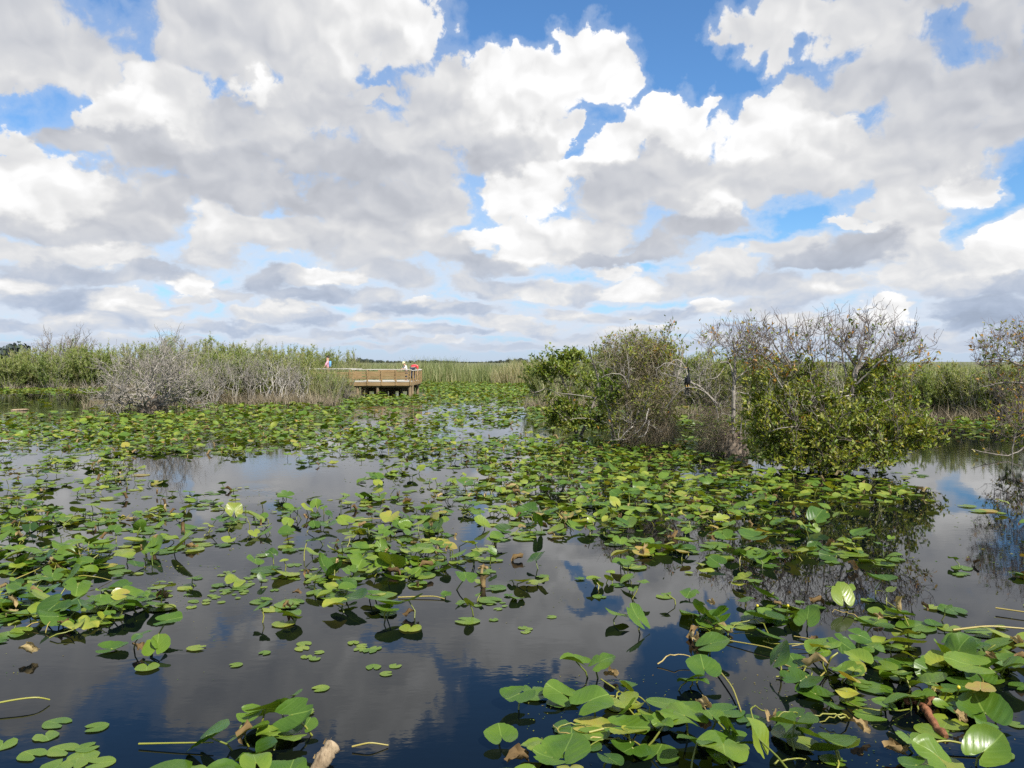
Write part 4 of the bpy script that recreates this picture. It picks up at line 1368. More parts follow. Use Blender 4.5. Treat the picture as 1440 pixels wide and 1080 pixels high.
for (x0, y0, xm, ym, xe, ye, dd) in ((1120, 525, 1092, 490, 1072, 450, .3), (1130, 520, 1112, 480, 1104, 446, .4), (1145, 545, 1140, 490, 1128, 440, .2), (1165, 540, 1162, 495, 1158, 455, .4), (1190, 530, 1184, 490, 1186, 448, 0), (1200, 530, 1208, 485, 1222, 434, -.2),
                                     (1205, 525, 1232, 488, 1252, 452, .1), (1210, 520, 1248, 495, 1282, 462, .2), (1215, 520, 1262, 505, 1304, 486, -.1), (1110, 530, 1078, 505, 1052, 478, .2), (1100, 520, 1070, 500, 1040, 488, .4), (1205, 540, 1240, 505, 1270, 474, -.3)):
    T.limb([(x0, y0, dd * .3), (xm, ym, dd), (xe, ye, dd * 1.3)], .024, .006, jit=.07, sides=6)
for z, n in (((1090, 486, .3, 52, 42, .8), 130), ((1165, 480, .2, 50, 40, .8), 130), ((1228, 474, 0, 50, 40, .8), 140), ((1275, 488, 0, 32, 26, .5), 50), ((1058, 496, .3, 28, 30, .6), 50)):
    T.spray(z, n, bush=3, r_tip=.0048, r_base=.017, leaves=.13, tint=(.2, .7), lsize=(.095, .042), odd=.40, twig=.30, up=.5)
T.spray((1080, 520, .2, 32, 18, .6), 50, bush=2, leaves=1.6, tint=(.3, .7), lsize=(.10, .045), odd=.5)
T.spray((1250, 520, 0, 44, 20, .6), 50, bush=2, leaves=1.2, tint=(.4, .75), lsize=(.10, .045), odd=.35)
T.spray((1298, 500, 0, 14, 16, .3), 10, bush=2, leaves=1.0, tint=(.4, .75), lsize=(.10, .045), odd=.6)
T.spray((1180, 645, -.5, 50, 12, .8), 70, bush=2, r_base=.012)
T.spray((1190, 590, -1.0, 90, 44, .4), 60, bush=2, r_tip=.004, r_base=.012)
T.spray((1130, 540, -.5, 60, 34, .5), 60, key='pale_twigs', bush=2, r_tip=.0045, r_base=.013)
T.spray((1262, 640, -.5, 20, 14, .4), 12, bush=1, leaves=1.5, tint=(.3, .6), lsize=(.10, .045))
T.hair((1140, 540, .1, 60, 40, .6), 500, .3, .4)
T.done(WM, LM)

# the tree leaning in from the right edge
T = Tree('bare_pond_apple', 1492, 640, 'mostly bare pond apple reaching in from the right edge with rusty leaves', 35)
for pts, r0, r1 in (([(1495, 644, 0), (1486, 600, 0), (1468, 560, 0), (1450, 520, 0), (1440, 480, 0)], .07, .02), ([(1495, 640, 0), (1510, 560, .2), (1520, 490, .2)], .06, .02), ([(1468, 560, 0), (1440, 540, -.2), (1412, 538, -.3), (1382, 544, -.3)], .03, .006),
                    ([(1450, 520, 0), (1420, 508, 0), (1398, 506, 0), (1370, 512, 0)], .028, .006), ([(1486, 600, 0), (1455, 588, -.4), (1430, 590, -.5), (1400, 600, -.5)], .03, .008), ([(1486, 615, 0), (1455, 618, -.6), (1420, 640, -.7), (1366, 632, -.8)], .022, .007),
                    ([(1452, 600, -.5), (1432, 604, -.6), (1424, 630, -.7), (1424, 665, -.7), (1420, 694, -.7)], .018, .007)):
    T.limb(pts, r0, r1)
for z, n in (((1420, 486, 0, 50, 34, .8), 170), ((1460, 478, .2, 48, 40, .8), 120), ((1392, 500, 0, 26, 22, .5), 40), ((1415, 540, -.2, 44, 22, .6), 70), ((1425, 590, -.4, 40, 28, .6), 110), ((1440, 540, .2, 50, 40, .7), 120), ((1395, 640, -.7, 26, 8, .3), 12)):
    T.spray(z, n, bush=3, r_tip=.0042, r_base=.014, leaves=.30, tint=(.3, .75), lsize=(.10, .042), odd=.5, twig=.28)
T.spray((1440, 610, -.3, 30, 28, .6), 50, bush=2, leaves=2.5, tint=(.2, .5), lsize=(.10, .045), odd=.1)
T.spray((1424, 680, -.7, 22, 8, .2), 7, bush=1, r_tip=.003)
T.hair((1440, 570, 0, 40, 30, .5), 300, .3, .4)
T.done(WM, LM)
# ------------------------------------------------------------------ the viewing deck
ROT = radians(3.0)
DZ = 0.95                                   # deck height above the water
A = at(577, 520, 54.0)
D0 = np.array([A.x, 54.0, 0.0])             # front right corner post
ux_, uy_ = np.array([cos(ROT), sin(ROT), 0]), np.array([-sin(ROT) + .06, cos(ROT), 0])
LEN, DEP = 3.75, 5.6


def dk(a, b_, z):
    return D0 + ux_ * a + uy_ * b_ + np.array([0, 0, z])


deck = empty('viewing_deck', dk(-LEN / 2, DEP / 2, 0))
tag(deck, 'timber viewing deck on piles with orange-brown board railings above the pads', 'deck')


def part(name, mb_, mat):
    V0 = np.array(deck.location)
    for v in mb_.v:
        v -= V0
    return mb_.build(name, M[mat], deck, smooth_faces=False)


def board(name, a0, a1, b0, b1, z, w, h, mat='timber'):
    """A board between two points of the deck plan."""
    p0, p1 = dk(a0, b0, z), dk(a1, b1, z)
    d = p1 - p0
    q = MB()
    q.box((p0 + p1) / 2, (np.linalg.norm(d), w, h), atan2(d[1], d[0]), bev=.006)
    return part(name, q, mat)


q = MB()
n_b = 38
for i in range(n_b):
    b0 = 0.04 + (DEP - .08) * (i + .5) / n_b
    p0, p1 = dk(-LEN, b0, DZ - .02), dk(0.0, b0, DZ - .02)
    q.box((p0 + p1) / 2, (LEN, (DEP - .08) / n_b - .008, .04), ROT, bev=.004)
part('decking', q, 'timber_grey')
board('fascia', -LEN, .02, -.03, -.03, DZ - .15, .045, .24)
board('fascia', .03, .03, 0, DEP, DZ - .15, .045, .24)
board('rim_board', -LEN, .02, -.035, -.035, DZ + .03, .05, .10, 'timber_grey')
for z, h in ((DZ + .24, .12), (DZ + .46, .14), (DZ + .63, .09)):
    board('rail', -LEN, .0, .0, .0, z, .035, h)
board('rail_cap', -LEN - .1, .10, .0, .0, DZ + .80, .17, .045, 'timber_grey')
board('rail_cap', .0, .0, .10, DEP, DZ + .72, .17, .045, 'timber_grey')
board('rail', -.02, -.02, .1, DEP, DZ + .12, .035, .12)
for z in (DZ + .30, DZ + .52):
    board('rail', -LEN, .0, DEP, DEP, z, .035, .14)
board('rail_cap', -LEN - .1, .10, DEP, DEP, DZ + .76, .17, .045, 'timber_grey')
posts = [(-LEN + LEN * i / 4, -.05) for i in range(5)] + [(.06, DEP * .18), (.06, DEP * .40), (.06, DEP * .62), (.06, DEP * .82), (.06, DEP)] + [(-LEN + LEN * i / 4, DEP + .04) for i in range(4)]
for (a, b0) in posts:
    q = MB()
    q.box(dk(a, b0, DZ + .26), (.09, .09, 1.02 if b0 < .1 else .88), ROT, bev=.008)
    part('post', q, 'timber')
for (a, b0) in ((-LEN + .25, .15), (-LEN / 2 - .3, .15), (-.05, .1), (-.0, .9), (-LEN + .25, 1.9), (-LEN * .62, 2.0), (-LEN / 2 - .1, 1.9), (-.9, 2.2), (-LEN + .5, DEP - .2), (-LEN / 2, DEP - .2), (-.2, DEP - .2), (-.4, 3.0), (-LEN + 1.0, 3.4), (-LEN / 2, 3.6), (-3.3, 2.9), (-2.95, 4.2), (-2.6, 3.1), (-2.3, 4.6), (-1.6, 3.0), (-1.3, 4.3), (-1.1, 3.4), (-.75, 4.6), (-3.1, 1.2), (-2.05, 1.1)):
    q = MB()
    p0 = dk(a, b0, 0)
    q.tube([p0 + [0, 0, -.5], p0 + [0, 0, DZ - .05]], [.105, .10], 12)
    part('pile', q, 'pile')
for b0 in (.2, 1.9, 3.6, DEP - .2):  # cross joists, built deep to help darken the underside
    board('joist', -LEN, 0, b0, b0, DZ - .22, .10, .3, 'pile')
for b0, z in ((2.4, .42), (4.0, .30), (DEP - .1, .50)):  # low boards added so the space beneath the deck looks dark
    board('shade_board', -LEN + .2, -.2, b0, b0, z, .06, .24, 'pile')

# the boardwalk that leads off to the left behind the shrubs
walk = empty('boardwalk', dk(-LEN - 4, 2.5, 0))
tag(walk, 'narrow boardwalk leading left from the deck behind the pale shrubs', 'boardwalk')
deck, deck_keep = walk, deck
W0 = -LEN - 11.0
q = MB()
n_b = 70
for i in range(n_b):
    a0 = W0 + (-LEN - .02 - W0) * (i + .5) / n_b
    p0 = dk(a0, 2.2, DZ - .02)
    q.box(p0, ((-LEN - W0) / n_b - .012, 1.9, .04), ROT, bev=.004)
part('decking', q, 'timber_grey')
for b0 in (1.2, 3.2):
    board('fascia', W0, -LEN - .05, b0, b0, DZ - .15, .045, .22)
    for z, h in ((DZ + .26, .17), (DZ + .50, .18)):
        board('rail', W0, -LEN - .05, b0, b0, z, .035, h)
    board('rail_cap', W0, -LEN - .02, b0, b0, DZ + .83, .17, .045, 'timber_grey')
    for i in range(8):
        q = MB()
        q.box(dk(-LEN - .45 - i * 1.45, b0 + (-.05 if b0 < 2 else .05), DZ + .27), (.09, .09, 1.03), ROT, bev=.008)
        part('post', q, 'timber')
    for i in range(4):
        q = MB()
        p0 = dk(-LEN - .8 - i * 2.8, b0 + .1, 0)
        q.tube([p0 + [0, 0, -.5], p0 + [0, 0, DZ - .05]], [.105, .10], 10)
        part('pile', q, 'pile')
deck = deck_keep

# a bench on the deck
bench = empty('bench', dk(-1.95, 2.6, DZ))
tag(bench, 'plain timber bench standing on the deck behind the front railing', 'bench')
deck = bench
for b0 in (2.42, 2.58, 2.74):
    board('seat', -2.6, -1.3, b0, b0, DZ + .46, .14, .045)
board('backrest', -2.6, -1.3, 2.85, 2.85, DZ + .68, .04, .16)
for a0 in (-2.45, -1.45):
    board('leg', a0, a0 + .08, 2.48, 2.48, DZ + .22, .08, .44)
    board('leg', a0, a0 + .08, 2.82, 2.82, DZ + .38, .05, .76)
deck = deck_keep


# ------------------------------------------------------------------ people
def skin_body(name, joints, edges, mat, parent, sub=2):
    """One continuous surface grown round connected joints: joint -> (x, y, z, radius)."""
    keys = list(joints)
    me = bpy.data.meshes.new(name)
    me.from_pydata([joints[k_][:3] for k_ in keys], [(keys.index(a), keys.index(c_)) for a, c_ in edges], [])
    me.materials.append(mat)
    o = put(name, me, parent)
    sk_ = o.modifiers.new('skin', 'SKIN')
    for k_, v in zip(keys, me.skin_vertices[0].data):
        rr = joints[k_][3]
        v.radius = rr if isinstance(rr, tuple) else (rr, rr)
    me.skin_vertices[0].data[0].use_root = True
    s_ = o.modifiers.new('sub', 'SUBSURF')
    s_.levels = s_.render_levels = sub
    return o


M['skin'] = plain('skin', (.50, .29, .19), .55)
M['red_cloth'] = plain('red_cloth', (.58, .030, .045), .8)
M['white_cloth'] = plain('white_cloth', (.80, .78, .75), .8)
M['blue_cloth'] = plain('blue_cloth', (.16, .42, .72), .8)
M['pink_cloth'] = plain('pink_cloth', (.72, .36, .44), .8)
M['dark_cloth'] = plain('dark_cloth', (.035, .045, .075), .85)
M['khaki_cloth'] = plain('khaki_cloth', (.34, .27, .17), .85)
M['dark_hair'] = plain('dark_hair', (.020, .014, .010), .6)
M['fair_hair'] = plain('fair_hair', (.52, .40, .17), .6)
M['straw'] = plain('straw', (.80, .72, .34), .8)


def person(loc, rz, h, pose, top, legs, hair, label, hat=None, pack=None):
    root = tag(empty('person', loc, rz), label, 'person')
    k = h / 1.7
    bend = pose.get('bend', 0.0)
    sq = pose.get('squat', 0.0)
    hip = np.array([0, 0, .92 - .45 * sq])
    up = np.array([0, sin(bend), cos(bend)])
    fw = np.array([0, cos(bend), -sin(bend)])
    ch = hip + up * .38
    nk = hip + up * .52
    hb = pose.get('head', 0.0)
    hu = np.array([0, sin(bend + hb), cos(bend + hb)])
    hf = np.array([0, cos(bend + hb), -sin(bend + hb)])
    hd0, hd1 = nk + hu * .12, nk + hu * .25
    J = {'pelvis': (*hip, (.15, .11)), 'waist': (*(hip + up * .17), (.135, .10)), 'chest': (*ch, (.165, .115)), 'neck': (*nk, .058), 'jaw': (*(hd0 + hf * .02), (.068, .075)), 'skull': (*hd1, (.078, .092)), 'top': (*(nk + hu * .31), .05), 'nose': (*(hd0 + hu * .06 + hf * .098), .016)}
    E = [('pelvis', 'waist'), ('waist', 'chest'), ('chest', 'neck'), ('neck', 'jaw'), ('jaw', 'skull'), ('skull', 'top'), ('jaw', 'nose')]
    sh = hip + up * .47
    arm = pose.get('arm', (.3, .2))
    step = pose.get('step', .0)
    for s, nm in ((-1, 'l'), (1, 'r')):
        S0 = sh + np.array([s * .19, 0, 0])
        e = S0 + np.array([s * .06, 0, 0]) + (-up * cos(arm[0]) + fw * sin(arm[0])) * .29 + np.array([0, s * step * -.1, 0])
        w = e + (-up * cos(arm[0] + arm[1]) + fw * sin(arm[0] + arm[1])) * .25
        hnd = w + unit(w - e) * .09
        J.update({'sh' + nm: (*S0, .058), 'el' + nm: (*e, .042), 'wr' + nm: (*w, .030), 'ha' + nm: (*hnd, (.038, .022))})
        E += [('chest', 'sh' + nm), ('sh' + nm, 'el' + nm), ('el' + nm, 'wr' + nm), ('wr' + nm, 'ha' + nm)]
        for fi in range(4):
            J['f%d' % fi + nm] = (*(hnd + unit(w - e) * (.085 + .012 * (fi in (1, 2))) + np.array([0, (fi - 1.5) * .022, 0])), .010)
            E.append(('ha' + nm, 'f%d' % fi + nm))
        J['th' + nm] = (*(w + unit(w - e) * .06 + fw * .055), .012)
        E.append(('wr' + nm, 'th' + nm))
        hp = hip + np.array([s * .09, 0, -.06])
        an = np.array([s * .10, s * step * .22 - .04 * sq, .08])
        kn = (hp + an) / 2 + np.array([0, .03 + .30 * math.sqrt(sq) if sq else .03, .02])
        J.update({'hp' + nm: (*hp, .092), 'kn' + nm: (*kn, .058), 'an' + nm: (*an, .042), 'to' + nm: (*(an + [0, .15, -.05]), (.042, .03))})
        E += [('pelvis', 'hp' + nm), ('hp' + nm, 'kn' + nm), ('kn' + nm, 'an' + nm), ('an' + nm, 'to' + nm)]

    def sc(keys, grow):
        return {q_: (*(np.array(J[q_][:3]) * k), tuple((rr + grow) * k for rr in (J[q_][3] if isinstance(J[q_][3], tuple) else (J[q_][3],) * 2))) for q_ in keys}

    def ed(keys):
        return [e_ for e_ in E if e_[0] in keys and e_[1] in keys]
    skin_body('body', sc(J, 0), E, M['skin'], root)
    up_k = ['pelvis', 'waist', 'chest', 'shl', 'shr', 'ell', 'elr']
    skin_body('shirt', sc(up_k, .022), ed(up_k), M[top], root)
    lk = ['pelvis', 'hpl', 'hpr', 'knl', 'knr'] + (['anl', 'anr'] if legs != 'khaki_cloth' else [])
    skin_body('trousers', sc(lk, .016), ed(lk), M[legs], root)
    q = MB()
    c_ = (hd1 + hu * .035 - hf * .018) * k
    th, ph = np.meshgrid(np.linspace(0, 2 * pi, 13)[:-1], np.linspace(0, 1.9, 7))
    R_ = np.stack([np.array([1, 0, 0]), hf, hu])
    loc3 = np.stack([np.sin(ph) * np.cos(th) * .095, np.sin(ph) * np.sin(th) * .112, np.cos(ph) * .108], -1).reshape(-1, 3)
    F_ = [[i * 12 + j, (i + 1) * 12 + j, (i + 1) * 12 + (j + 1) % 12, i * 12 + (j + 1) % 12] for i in range(6) for j in range(12)]
    q.add(loc3 @ R_ * k + c_, F_)
    q.build('hair', M[hair], root)
    if hat:
        q = MB()
        prof = [(0, .125), (.06, .122), (.098, .09), (.108, .03), (.19, .012), (.195, .004), (.10, .016)]
        v = np.array([[cos(a) * rr, sin(a) * rr, z] for rr, z in prof for a in np.linspace(0, 2 * pi, 17)[:-1]])
        F_ = [[i * 16 + j, i * 16 + (j + 1) % 16, (i + 1) * 16 + (j + 1) % 16, (i + 1) * 16 + j] for i in range(len(prof) - 1) for j in range(16)]
        q.add(v @ R_ * k + (hd1 + hu * .055) * k, F_)
        q.build('hat', M[hat], root)
    if pack:
        bp = (hip + up * .30 - fw * .17) * k
        q = MB()
        q.box((0, 0, 0), (.30 * k, .15 * k, .42 * k), 0, bev=.05 * k)
        o = tag(q.build('backpack', M[pack], root), 'pale blue backpack')
        o.location = bp
        o.rotation_euler = (-bend, 0, 0)
    return root


p0 = at(457.0, 505, 57.0)
yw = 54.0 + 2.0
pw = dk(-LEN - 2.15, 2.2, DZ)
person(pw, radians(100), 1.62, {'arm': (.2, .5), 'step': 1.0}, 'pink_cloth', 'khaki_cloth', 'dark_hair', 'person in pink top walking left along the boardwalk with a blue backpack', pack='blue_cloth')
person(dk(-.22, 2.9, DZ), radians(-12), 1.70, {'bend': 1.25, 'arm': (.9, .3), 'head': .5}, 'red_cloth', 'dark_cloth', 'dark_hair', 'person in a red shirt bending over the railing at the deck corner')
person(dk(-.62, 2.7, DZ), radians(120), 1.25, {'bend': .25, 'arm': (.9, .5), 'head': .3}, 'white_cloth', 'dark_cloth', 'fair_hair', 'person in a white shirt and straw hat close beside the one in red', hat='straw')

# ------------------------------------------------------------------ the water bird on the arched branch
Yb = depth_of(640) - .8
bp = at(966.5, 543.2, Yb)
bird = tag(empty('water_bird', bp), 'black snake-necked water bird perched on the arched pale branch', 'bird')
bird.scale = (1.2, 1.2, 1.2)
M['feather'] = plain('black_feather', (.012, .012, .014), .5, .4)
M['silver'] = plain('silver_feather', (.42, .42, .40), .6, .5)
M['bill'] = plain('bill', (.55, .34, .10), .5)
skin_body('body', {'rump': (0, 0, .03, (.030, .034)), 'back': (.005, -.01, .10, (.040, .042)), 'breast': (.012, -.015, .17, (.032, .032)), 'n1': (.022, -.02, .215, .022), 'n2': (.030, -.01, .265, .016), 'n3': (.012, -.015, .310, .015), 'n4': (.010, -.03, .345, .016), 'head': (-.008, -.05, .362, (.018, .020)), 'face': (-.03, -.07, .362, .011)},
          [('rump', 'back'), ('back', 'breast'), ('breast', 'n1'), ('n1', 'n2'), ('n2', 'n3'), ('n3', 'n4'), ('n4', 'head'), ('head', 'face')], M['feather'], bird)
q = MB()
q.tube([(-.03, -.07, .362), (-.07, -.10, .372), (-.105, -.125, .380)], [.009, .005, .001], 6)
q.build('bill', M['bill'], bird)
q = MB()
for s in np.linspace(-1, 1, 9):
    q.blades([[s * .018, .01, .04]], [[s * .10, .05, -1]], [[0, 0, 0]], .25 - .03 * abs(s), .026, 0.0)
q.build('tail', M['feather'], bird)
for s in (-1, 1):
    q = MB()
    n = 7
    q.tube([(s * .036, -.01, .175), (s * .046, .005, .12), (s * .040, .025, .05), (s * .022, .035, -.01)], [.014, .024, .020, .005], 8)
    w = q.build('wing', M['feather'], bird)
    q = MB()
    for i in range(6):
        q.blades([[s * (.060 - .003 * i), -.022 + .008 * i, .165 - .004 * i]], [[s * .05, .06, -1]], [[0, 0, 0]], .10, .007, 0)
    q.build('wing_streaks', M['silver'], w)
for s in (-1, 1):
    q = MB()
    q.tube([(s * .022, -.005, .03), (s * .022, -.008, .005), (s * .02, -.02, -.012)], [.010, .007, .006], 6)
    for a in (-.5, 0, .5):
        q.tube([(s * .02, -.02, .002), (s * .02 + .03 * sin(a), -.05, -.006)], [.005, .003], 5)
    q.build('foot', M['bill'], bird)
# ------------------------------------------------------------------ small floating things
rs = np.random.default_rng(91)
FL = [pad_shape(2, 20, rs, True) for _ in range(4)]
FLM = []
for V, F, U in FL:
    q = MB()
    q.add(V * [1.12, 1.0, 1], F, 0.0, U)
    FLM.append(q.mesh('floating_heart', M['pad']))
HEARTS = []


def heart(px, py, s, tint=.62):
    g_ = ground(px, py)
    o = put('floating_heart', FLM[rs.integers(0, 4)])
    o.location = (g_.x, g_.y, rs.uniform(.004, .007))
    o.rotation_euler = (0, 0, rs.uniform(0, 6.28))
    o.scale = (s,) * 3
    o.color = (tint + rs.normal(0, .05), 0, 0, 1)
    HEARTS.append((o, px, py, s))


for (px, py) in ((372, 919), (331, 936), (428, 906), (425, 913), (443, 927), (431, 924), (450, 969), (448, 918), (497, 905), (510, 909), (520, 916), (506, 914), (525, 939), (544, 948), (556, 937), (529, 912)):
    heart(px, py, rs.uniform(.085, .125))
for (px, py) in ((743, 885), (735, 883), (739, 889), (694, 872), (672, 852), (688, 850), (700, 857), (710, 853), (682, 846), (775, 868), (707, 848)):
    heart(px, py, rs.uniform(.06, .10))
for (px, py) in ((81, 1018), (134, 1024), (64, 1036), (90, 1056), (124, 1052), (117, 1066), (46, 1063), (4, 1047), (104, 1076), (140, 1074), (82, 1078), (60, 1098), (130, 1094)):
    heart(px, py, rs.uniform(.13, .19), .56)
for (px, py) in ((955, 998), (904, 1004), (930, 1020), (1410, 1062), (1430, 1020), (1348, 962), (1345, 1020), (1385, 1028), (1366, 1005), (1222, 1000), (870, 995)):
    heart(px, py, rs.uniform(.10, .16), .66)
for _ in range(46):
    heart(rs.uniform(195, 345), rs.normal(835, 9), rs.uniform(.05, .10), .60)
for _ in range(34):
    heart(rs.uniform(310, 430), rs.normal(812, 9), rs.uniform(.05, .10), .60)
for _ in range(20):
    heart(rs.uniform(430, 480), rs.normal(812, 12), rs.uniform(.06, .12), .62)

# yellow buds on their stalks
BUDS = []
M['bud'] = plain('spatterdock_bud', (.62, .50, .03), .4)
for (px, py, z) in ((1108, 852, .10), (1065, 852, .12), (1348, 967, .10), (1078, 672, .10), (1100, 690, .10)):
    g_ = ground(px, py, z)
    root = empty('spatterdock_bud', (g_.x, g_.y, 0))
    q = MB()
    n = 9
    prof = [(0.001, -.013), (.009, -.009), (.012, 0), (.011, .008), (.006, .013), (.001, .012)]
    v = np.array([[cos(a) * rr, sin(a) * rr, zz + z] for rr, zz in prof for a in np.linspace(0, 2 * pi, n + 1)[:-1]])
    q.add(v, [[i * n + j, i * n + (j + 1) % n, (i + 1) * n + (j + 1) % n, (i + 1) * n + j] for i in range(5) for j in range(n)])
    q.build('bud', M['bud'], root)
    q = MB()
    q.tube([(rs.normal(0, .06), rs.normal(0, .06), -.05), (rs.normal(0, .01), rs.normal(0, .01), z * .5), (0, 0, z - .015)], [.006, .005, .005], 6)
    q.build('stalk', M['stalk'], root)
    BUDS.append((root, px, py))

# withered leaves, curled up brown
DEAD = []
def withered_mesh(k):
    r = np.random.default_rng(300 + k)
    V, F, U = pad_shape(5, 26, r, False)
    a = V[:, 0] * r.uniform(2.5, 5.5)
    rr = np.hypot(V[:, 0], V[:, 1])
    crump = .10 * np.sin(V[:, 0] * r.uniform(9, 16) + 1) * np.cos(V[:, 1] * r.uniform(9, 16)) * (rr + .2)
    V = np.stack([np.sin(a) * r.uniform(.16, .24), V[:, 1] * r.uniform(.6, .95) + .05 * np.sin(V[:, 0] * 18), V[:, 2] * .4 + (1 - np.cos(a)) * .17 + r.uniform(-.5, .3) * V[:, 1] ** 2 + crump], 1)
    V += r.normal(0, .012, V.shape)
    q = MB()
    q.add(V, F, r.uniform(.2, .9), U)
    return q.mesh('withered_leaf', M['withered'])


WIT = [withered_mesh(k) for k in range(7)]
for (px, py, s, yaw, tl_) in ((195, 915, .24, 60, 60), (408, 855, .22, 20, -40), (418, 835, .2, 90, 30), (610, 700, .34, 10, 5), (720, 688, .5, 85, 3), (1000, 880, .28, 30, 20), (1000, 760, .26, 40, 60), (1235, 870, .18, 20, 50), (1145, 905, .2, 10, 70),
                            (1200, 950, .22, 30, 60), (1395, 935, .24, 20, 60), (1210, 1030, .26, 40, 60), (1350, 1015, .2, 10, 70), (1085, 1010, .26, 150, 20), (990, 995, .24, 20, 30), (975, 900, .26, 0, 20), (860, 950, .25, 60, 10), (730, 1068, .34, 100, 20),
                            (270, 770, .28, 80, 4), (60, 690, .26, 10, 10), (520, 715, .25, 40, 10), (880, 720, .24, 60, 20), (940, 755, .26, 20, 20), (1090, 700, .22, 80, 40), (830, 690, .26, 0, 20), (430, 730, .2, 45, 60), (90, 880, .25, 60, 40), (40, 920, .26, 80, 50), (1430, 905, .22, 0, 30), (1260, 1060, .26, 70, 30), (1000, 850, .2, 10, 20), (680, 800, .25, 85, 5)):
    g_ = ground(px, py, .03)
    s *= .66
    o = put('withered_leaf', WIT[rs.integers(0, 7)])
    tl_ = tl_ * .55
    o.location = (g_.x, g_.y, .03 + abs(sin(radians(tl_))) * s * .38)
    o.rotation_euler = (radians(tl_), radians(rs.uniform(-15, 15)), radians(yaw))
    o.scale = (s,) * 3
    DEAD.append((o, px, py, s, tl_))

# loose bent stalks lying on the water
STALKS = []
for (pts, rad, tnt) in (
        ([(-20, 992, .05), (20, 984, .06), (52, 980, .06), (70, 984, .02)], .007, .62), ([(195, 1046, .02), (240, 1045, .03), (300, 1044, .04)], .006, .55), ([(108, 760, .02), (112, 780, .12), (116, 792, .02)], .006, .7),
        ([(20, 815, .03), (50, 802, .06), (68, 792, .03)], .006, .75), ([(1090, 930, .02), (1130, 945, .06), (1140, 965, .05), (1160, 945, .02)], .008, .8), ([(1340, 886, .03), (1390, 880, .05), (1440, 884, .04)], .010, .85), ([(1162, 940, .0), (1168, 925, .10), (1178, 918, .13)], .009, .6),
        ([(1400, 855, .04), (1450, 862, .04)], .008, .85), ([(828, 1030, .02), (860, 1022, .03), (900, 1048, .03)], .008, .65), ([(900, 990, .02), (860, 965, .04), (845, 955, .05)], .007, .55), ([(1000, 930, .02), (1030, 965, .04), (1042, 1000, .02)], .007, .7), ([(495, 1050, .02), (520, 1044, .04), (546, 1048, .01)], .006, .8),
        ([(1290, 1050, .03), (1330, 1040, .05), (1380, 1052, .03)], .008, .6), ([(1020, 900, .02), (1080, 910, .04), (1110, 922, .02)], .006, .75), ([(480, 735, .02), (520, 728, .04), (560, 732, .02)], .007, .7), ([(560, 840, .01), (610, 838, .02), (625, 842, .01)], .007, .8), ([(1245, 845, .02), (1270, 862, .06), (1278, 880, .02)], .007, .6), ([(60, 770, .02), (90, 766, .05), (140, 778, .02)], .006, .7)):
    P = np.array([ground(*q_) for q_ in pts])
    c0 = P.mean(0) * [1, 1, 0]
    t_ = np.linspace(0, len(P) - 1, 12)
    Q_ = np.stack([np.interp(t_, np.arange(len(P)), P[:, i]) for i in range(3)], 1)
    for _ in range(2):
        Q_[1:-1] = (Q_[:-2] + Q_[1:-1] * 2 + Q_[2:]) / 4
    q = MB()
    q.tube(Q_ - c0, np.linspace(rad, rad * .7, 12), 7, tnt)
    o = q.build('bent_stalk', M['stalk'])
    o.location = c0
    STALKS.append((o, pts[len(pts) // 2][0], pts[len(pts) // 2][1]))

for (px, py) in zip(list(rs.uniform(930, 1440, 16)) + list(rs.uniform(740, 900, 5)) + list(rs.uniform(0, 180, 7)), list(rs.uniform(860, 1075, 16)) + list(rs.uniform(940, 1060, 5)) + list(rs.uniform(770, 930, 7))):
    g_ = np.array(ground(px, py))
    L_, a_ = rs.uniform(.15, .45), rs.uniform(0, 2 * pi)
    d_ = np.array([cos(a_), sin(a_) * .7, 0])
    e_ = np.array([-sin(a_), cos(a_), 0]) * rs.normal(0, .3) * L_
    t_ = np.linspace(-.5, .5, 10)[:, None]
    q = MB()
    q.tube(d_ * L_ * t_ + e_ * (1 - 4 * t_ * t_) + np.array([0, 0, 1]) * (.012 + rs.uniform(.005, .07) * (1 - 4 * t_ * t_)) + rs.normal(0, .006, (10, 3)), np.linspace(.006, .0035, 10) * rs.uniform(.85, 1.15, 10), 6, rs.uniform(.3, .95))
    o = q.build('bent_stalk', M['stalk'])
    o.location = g_
    STALKS.append((o, px, py))

# the broken pale stub of a rhizome among the near leaves
g0, g1 = ground(440, 1090, -.04), ground(470, 1046, .10)
dvec = np.array(g1 - g0)
q = MB()
k_ = 14
t_ = np.linspace(0, 1, k_)
axis = np.array(g0) + dvec * t_[:, None] + np.array([.012, 0, .02]) * np.sin(t_ * 3)[:, None]
q.tube(axis - np.array(g0), (.036 + .010 * np.sin(t_ * 2.6)) * np.where(t_ > .93, .72, 1) + rs.normal(0, .003, k_), 14)
stub = tag(q.build('broken_rhizome', M['drift'], None), 'pale broken rhizome stub with shredded bark poking up among the front leaves', 'driftwood')
stub.location = g0
q = MB()
n = 34
tt = rs.uniform(.05, 1.0, n)
aa = rs.uniform(0, 2 * pi, n)
off = np.stack([np.cos(aa), np.sin(aa) * .3, np.sin(aa) * .9], 1) * .050
D = unit(dvec[None] * 1.0 + off * 2)
q.blades(dvec * tt[:, None] + off, D, rs.normal(0, .25, (n, 3)), rs.uniform(.015, .035, n), .012, rs.uniform(.3, 1, n))
q.build('bark_shreds', M['withered'], stub)
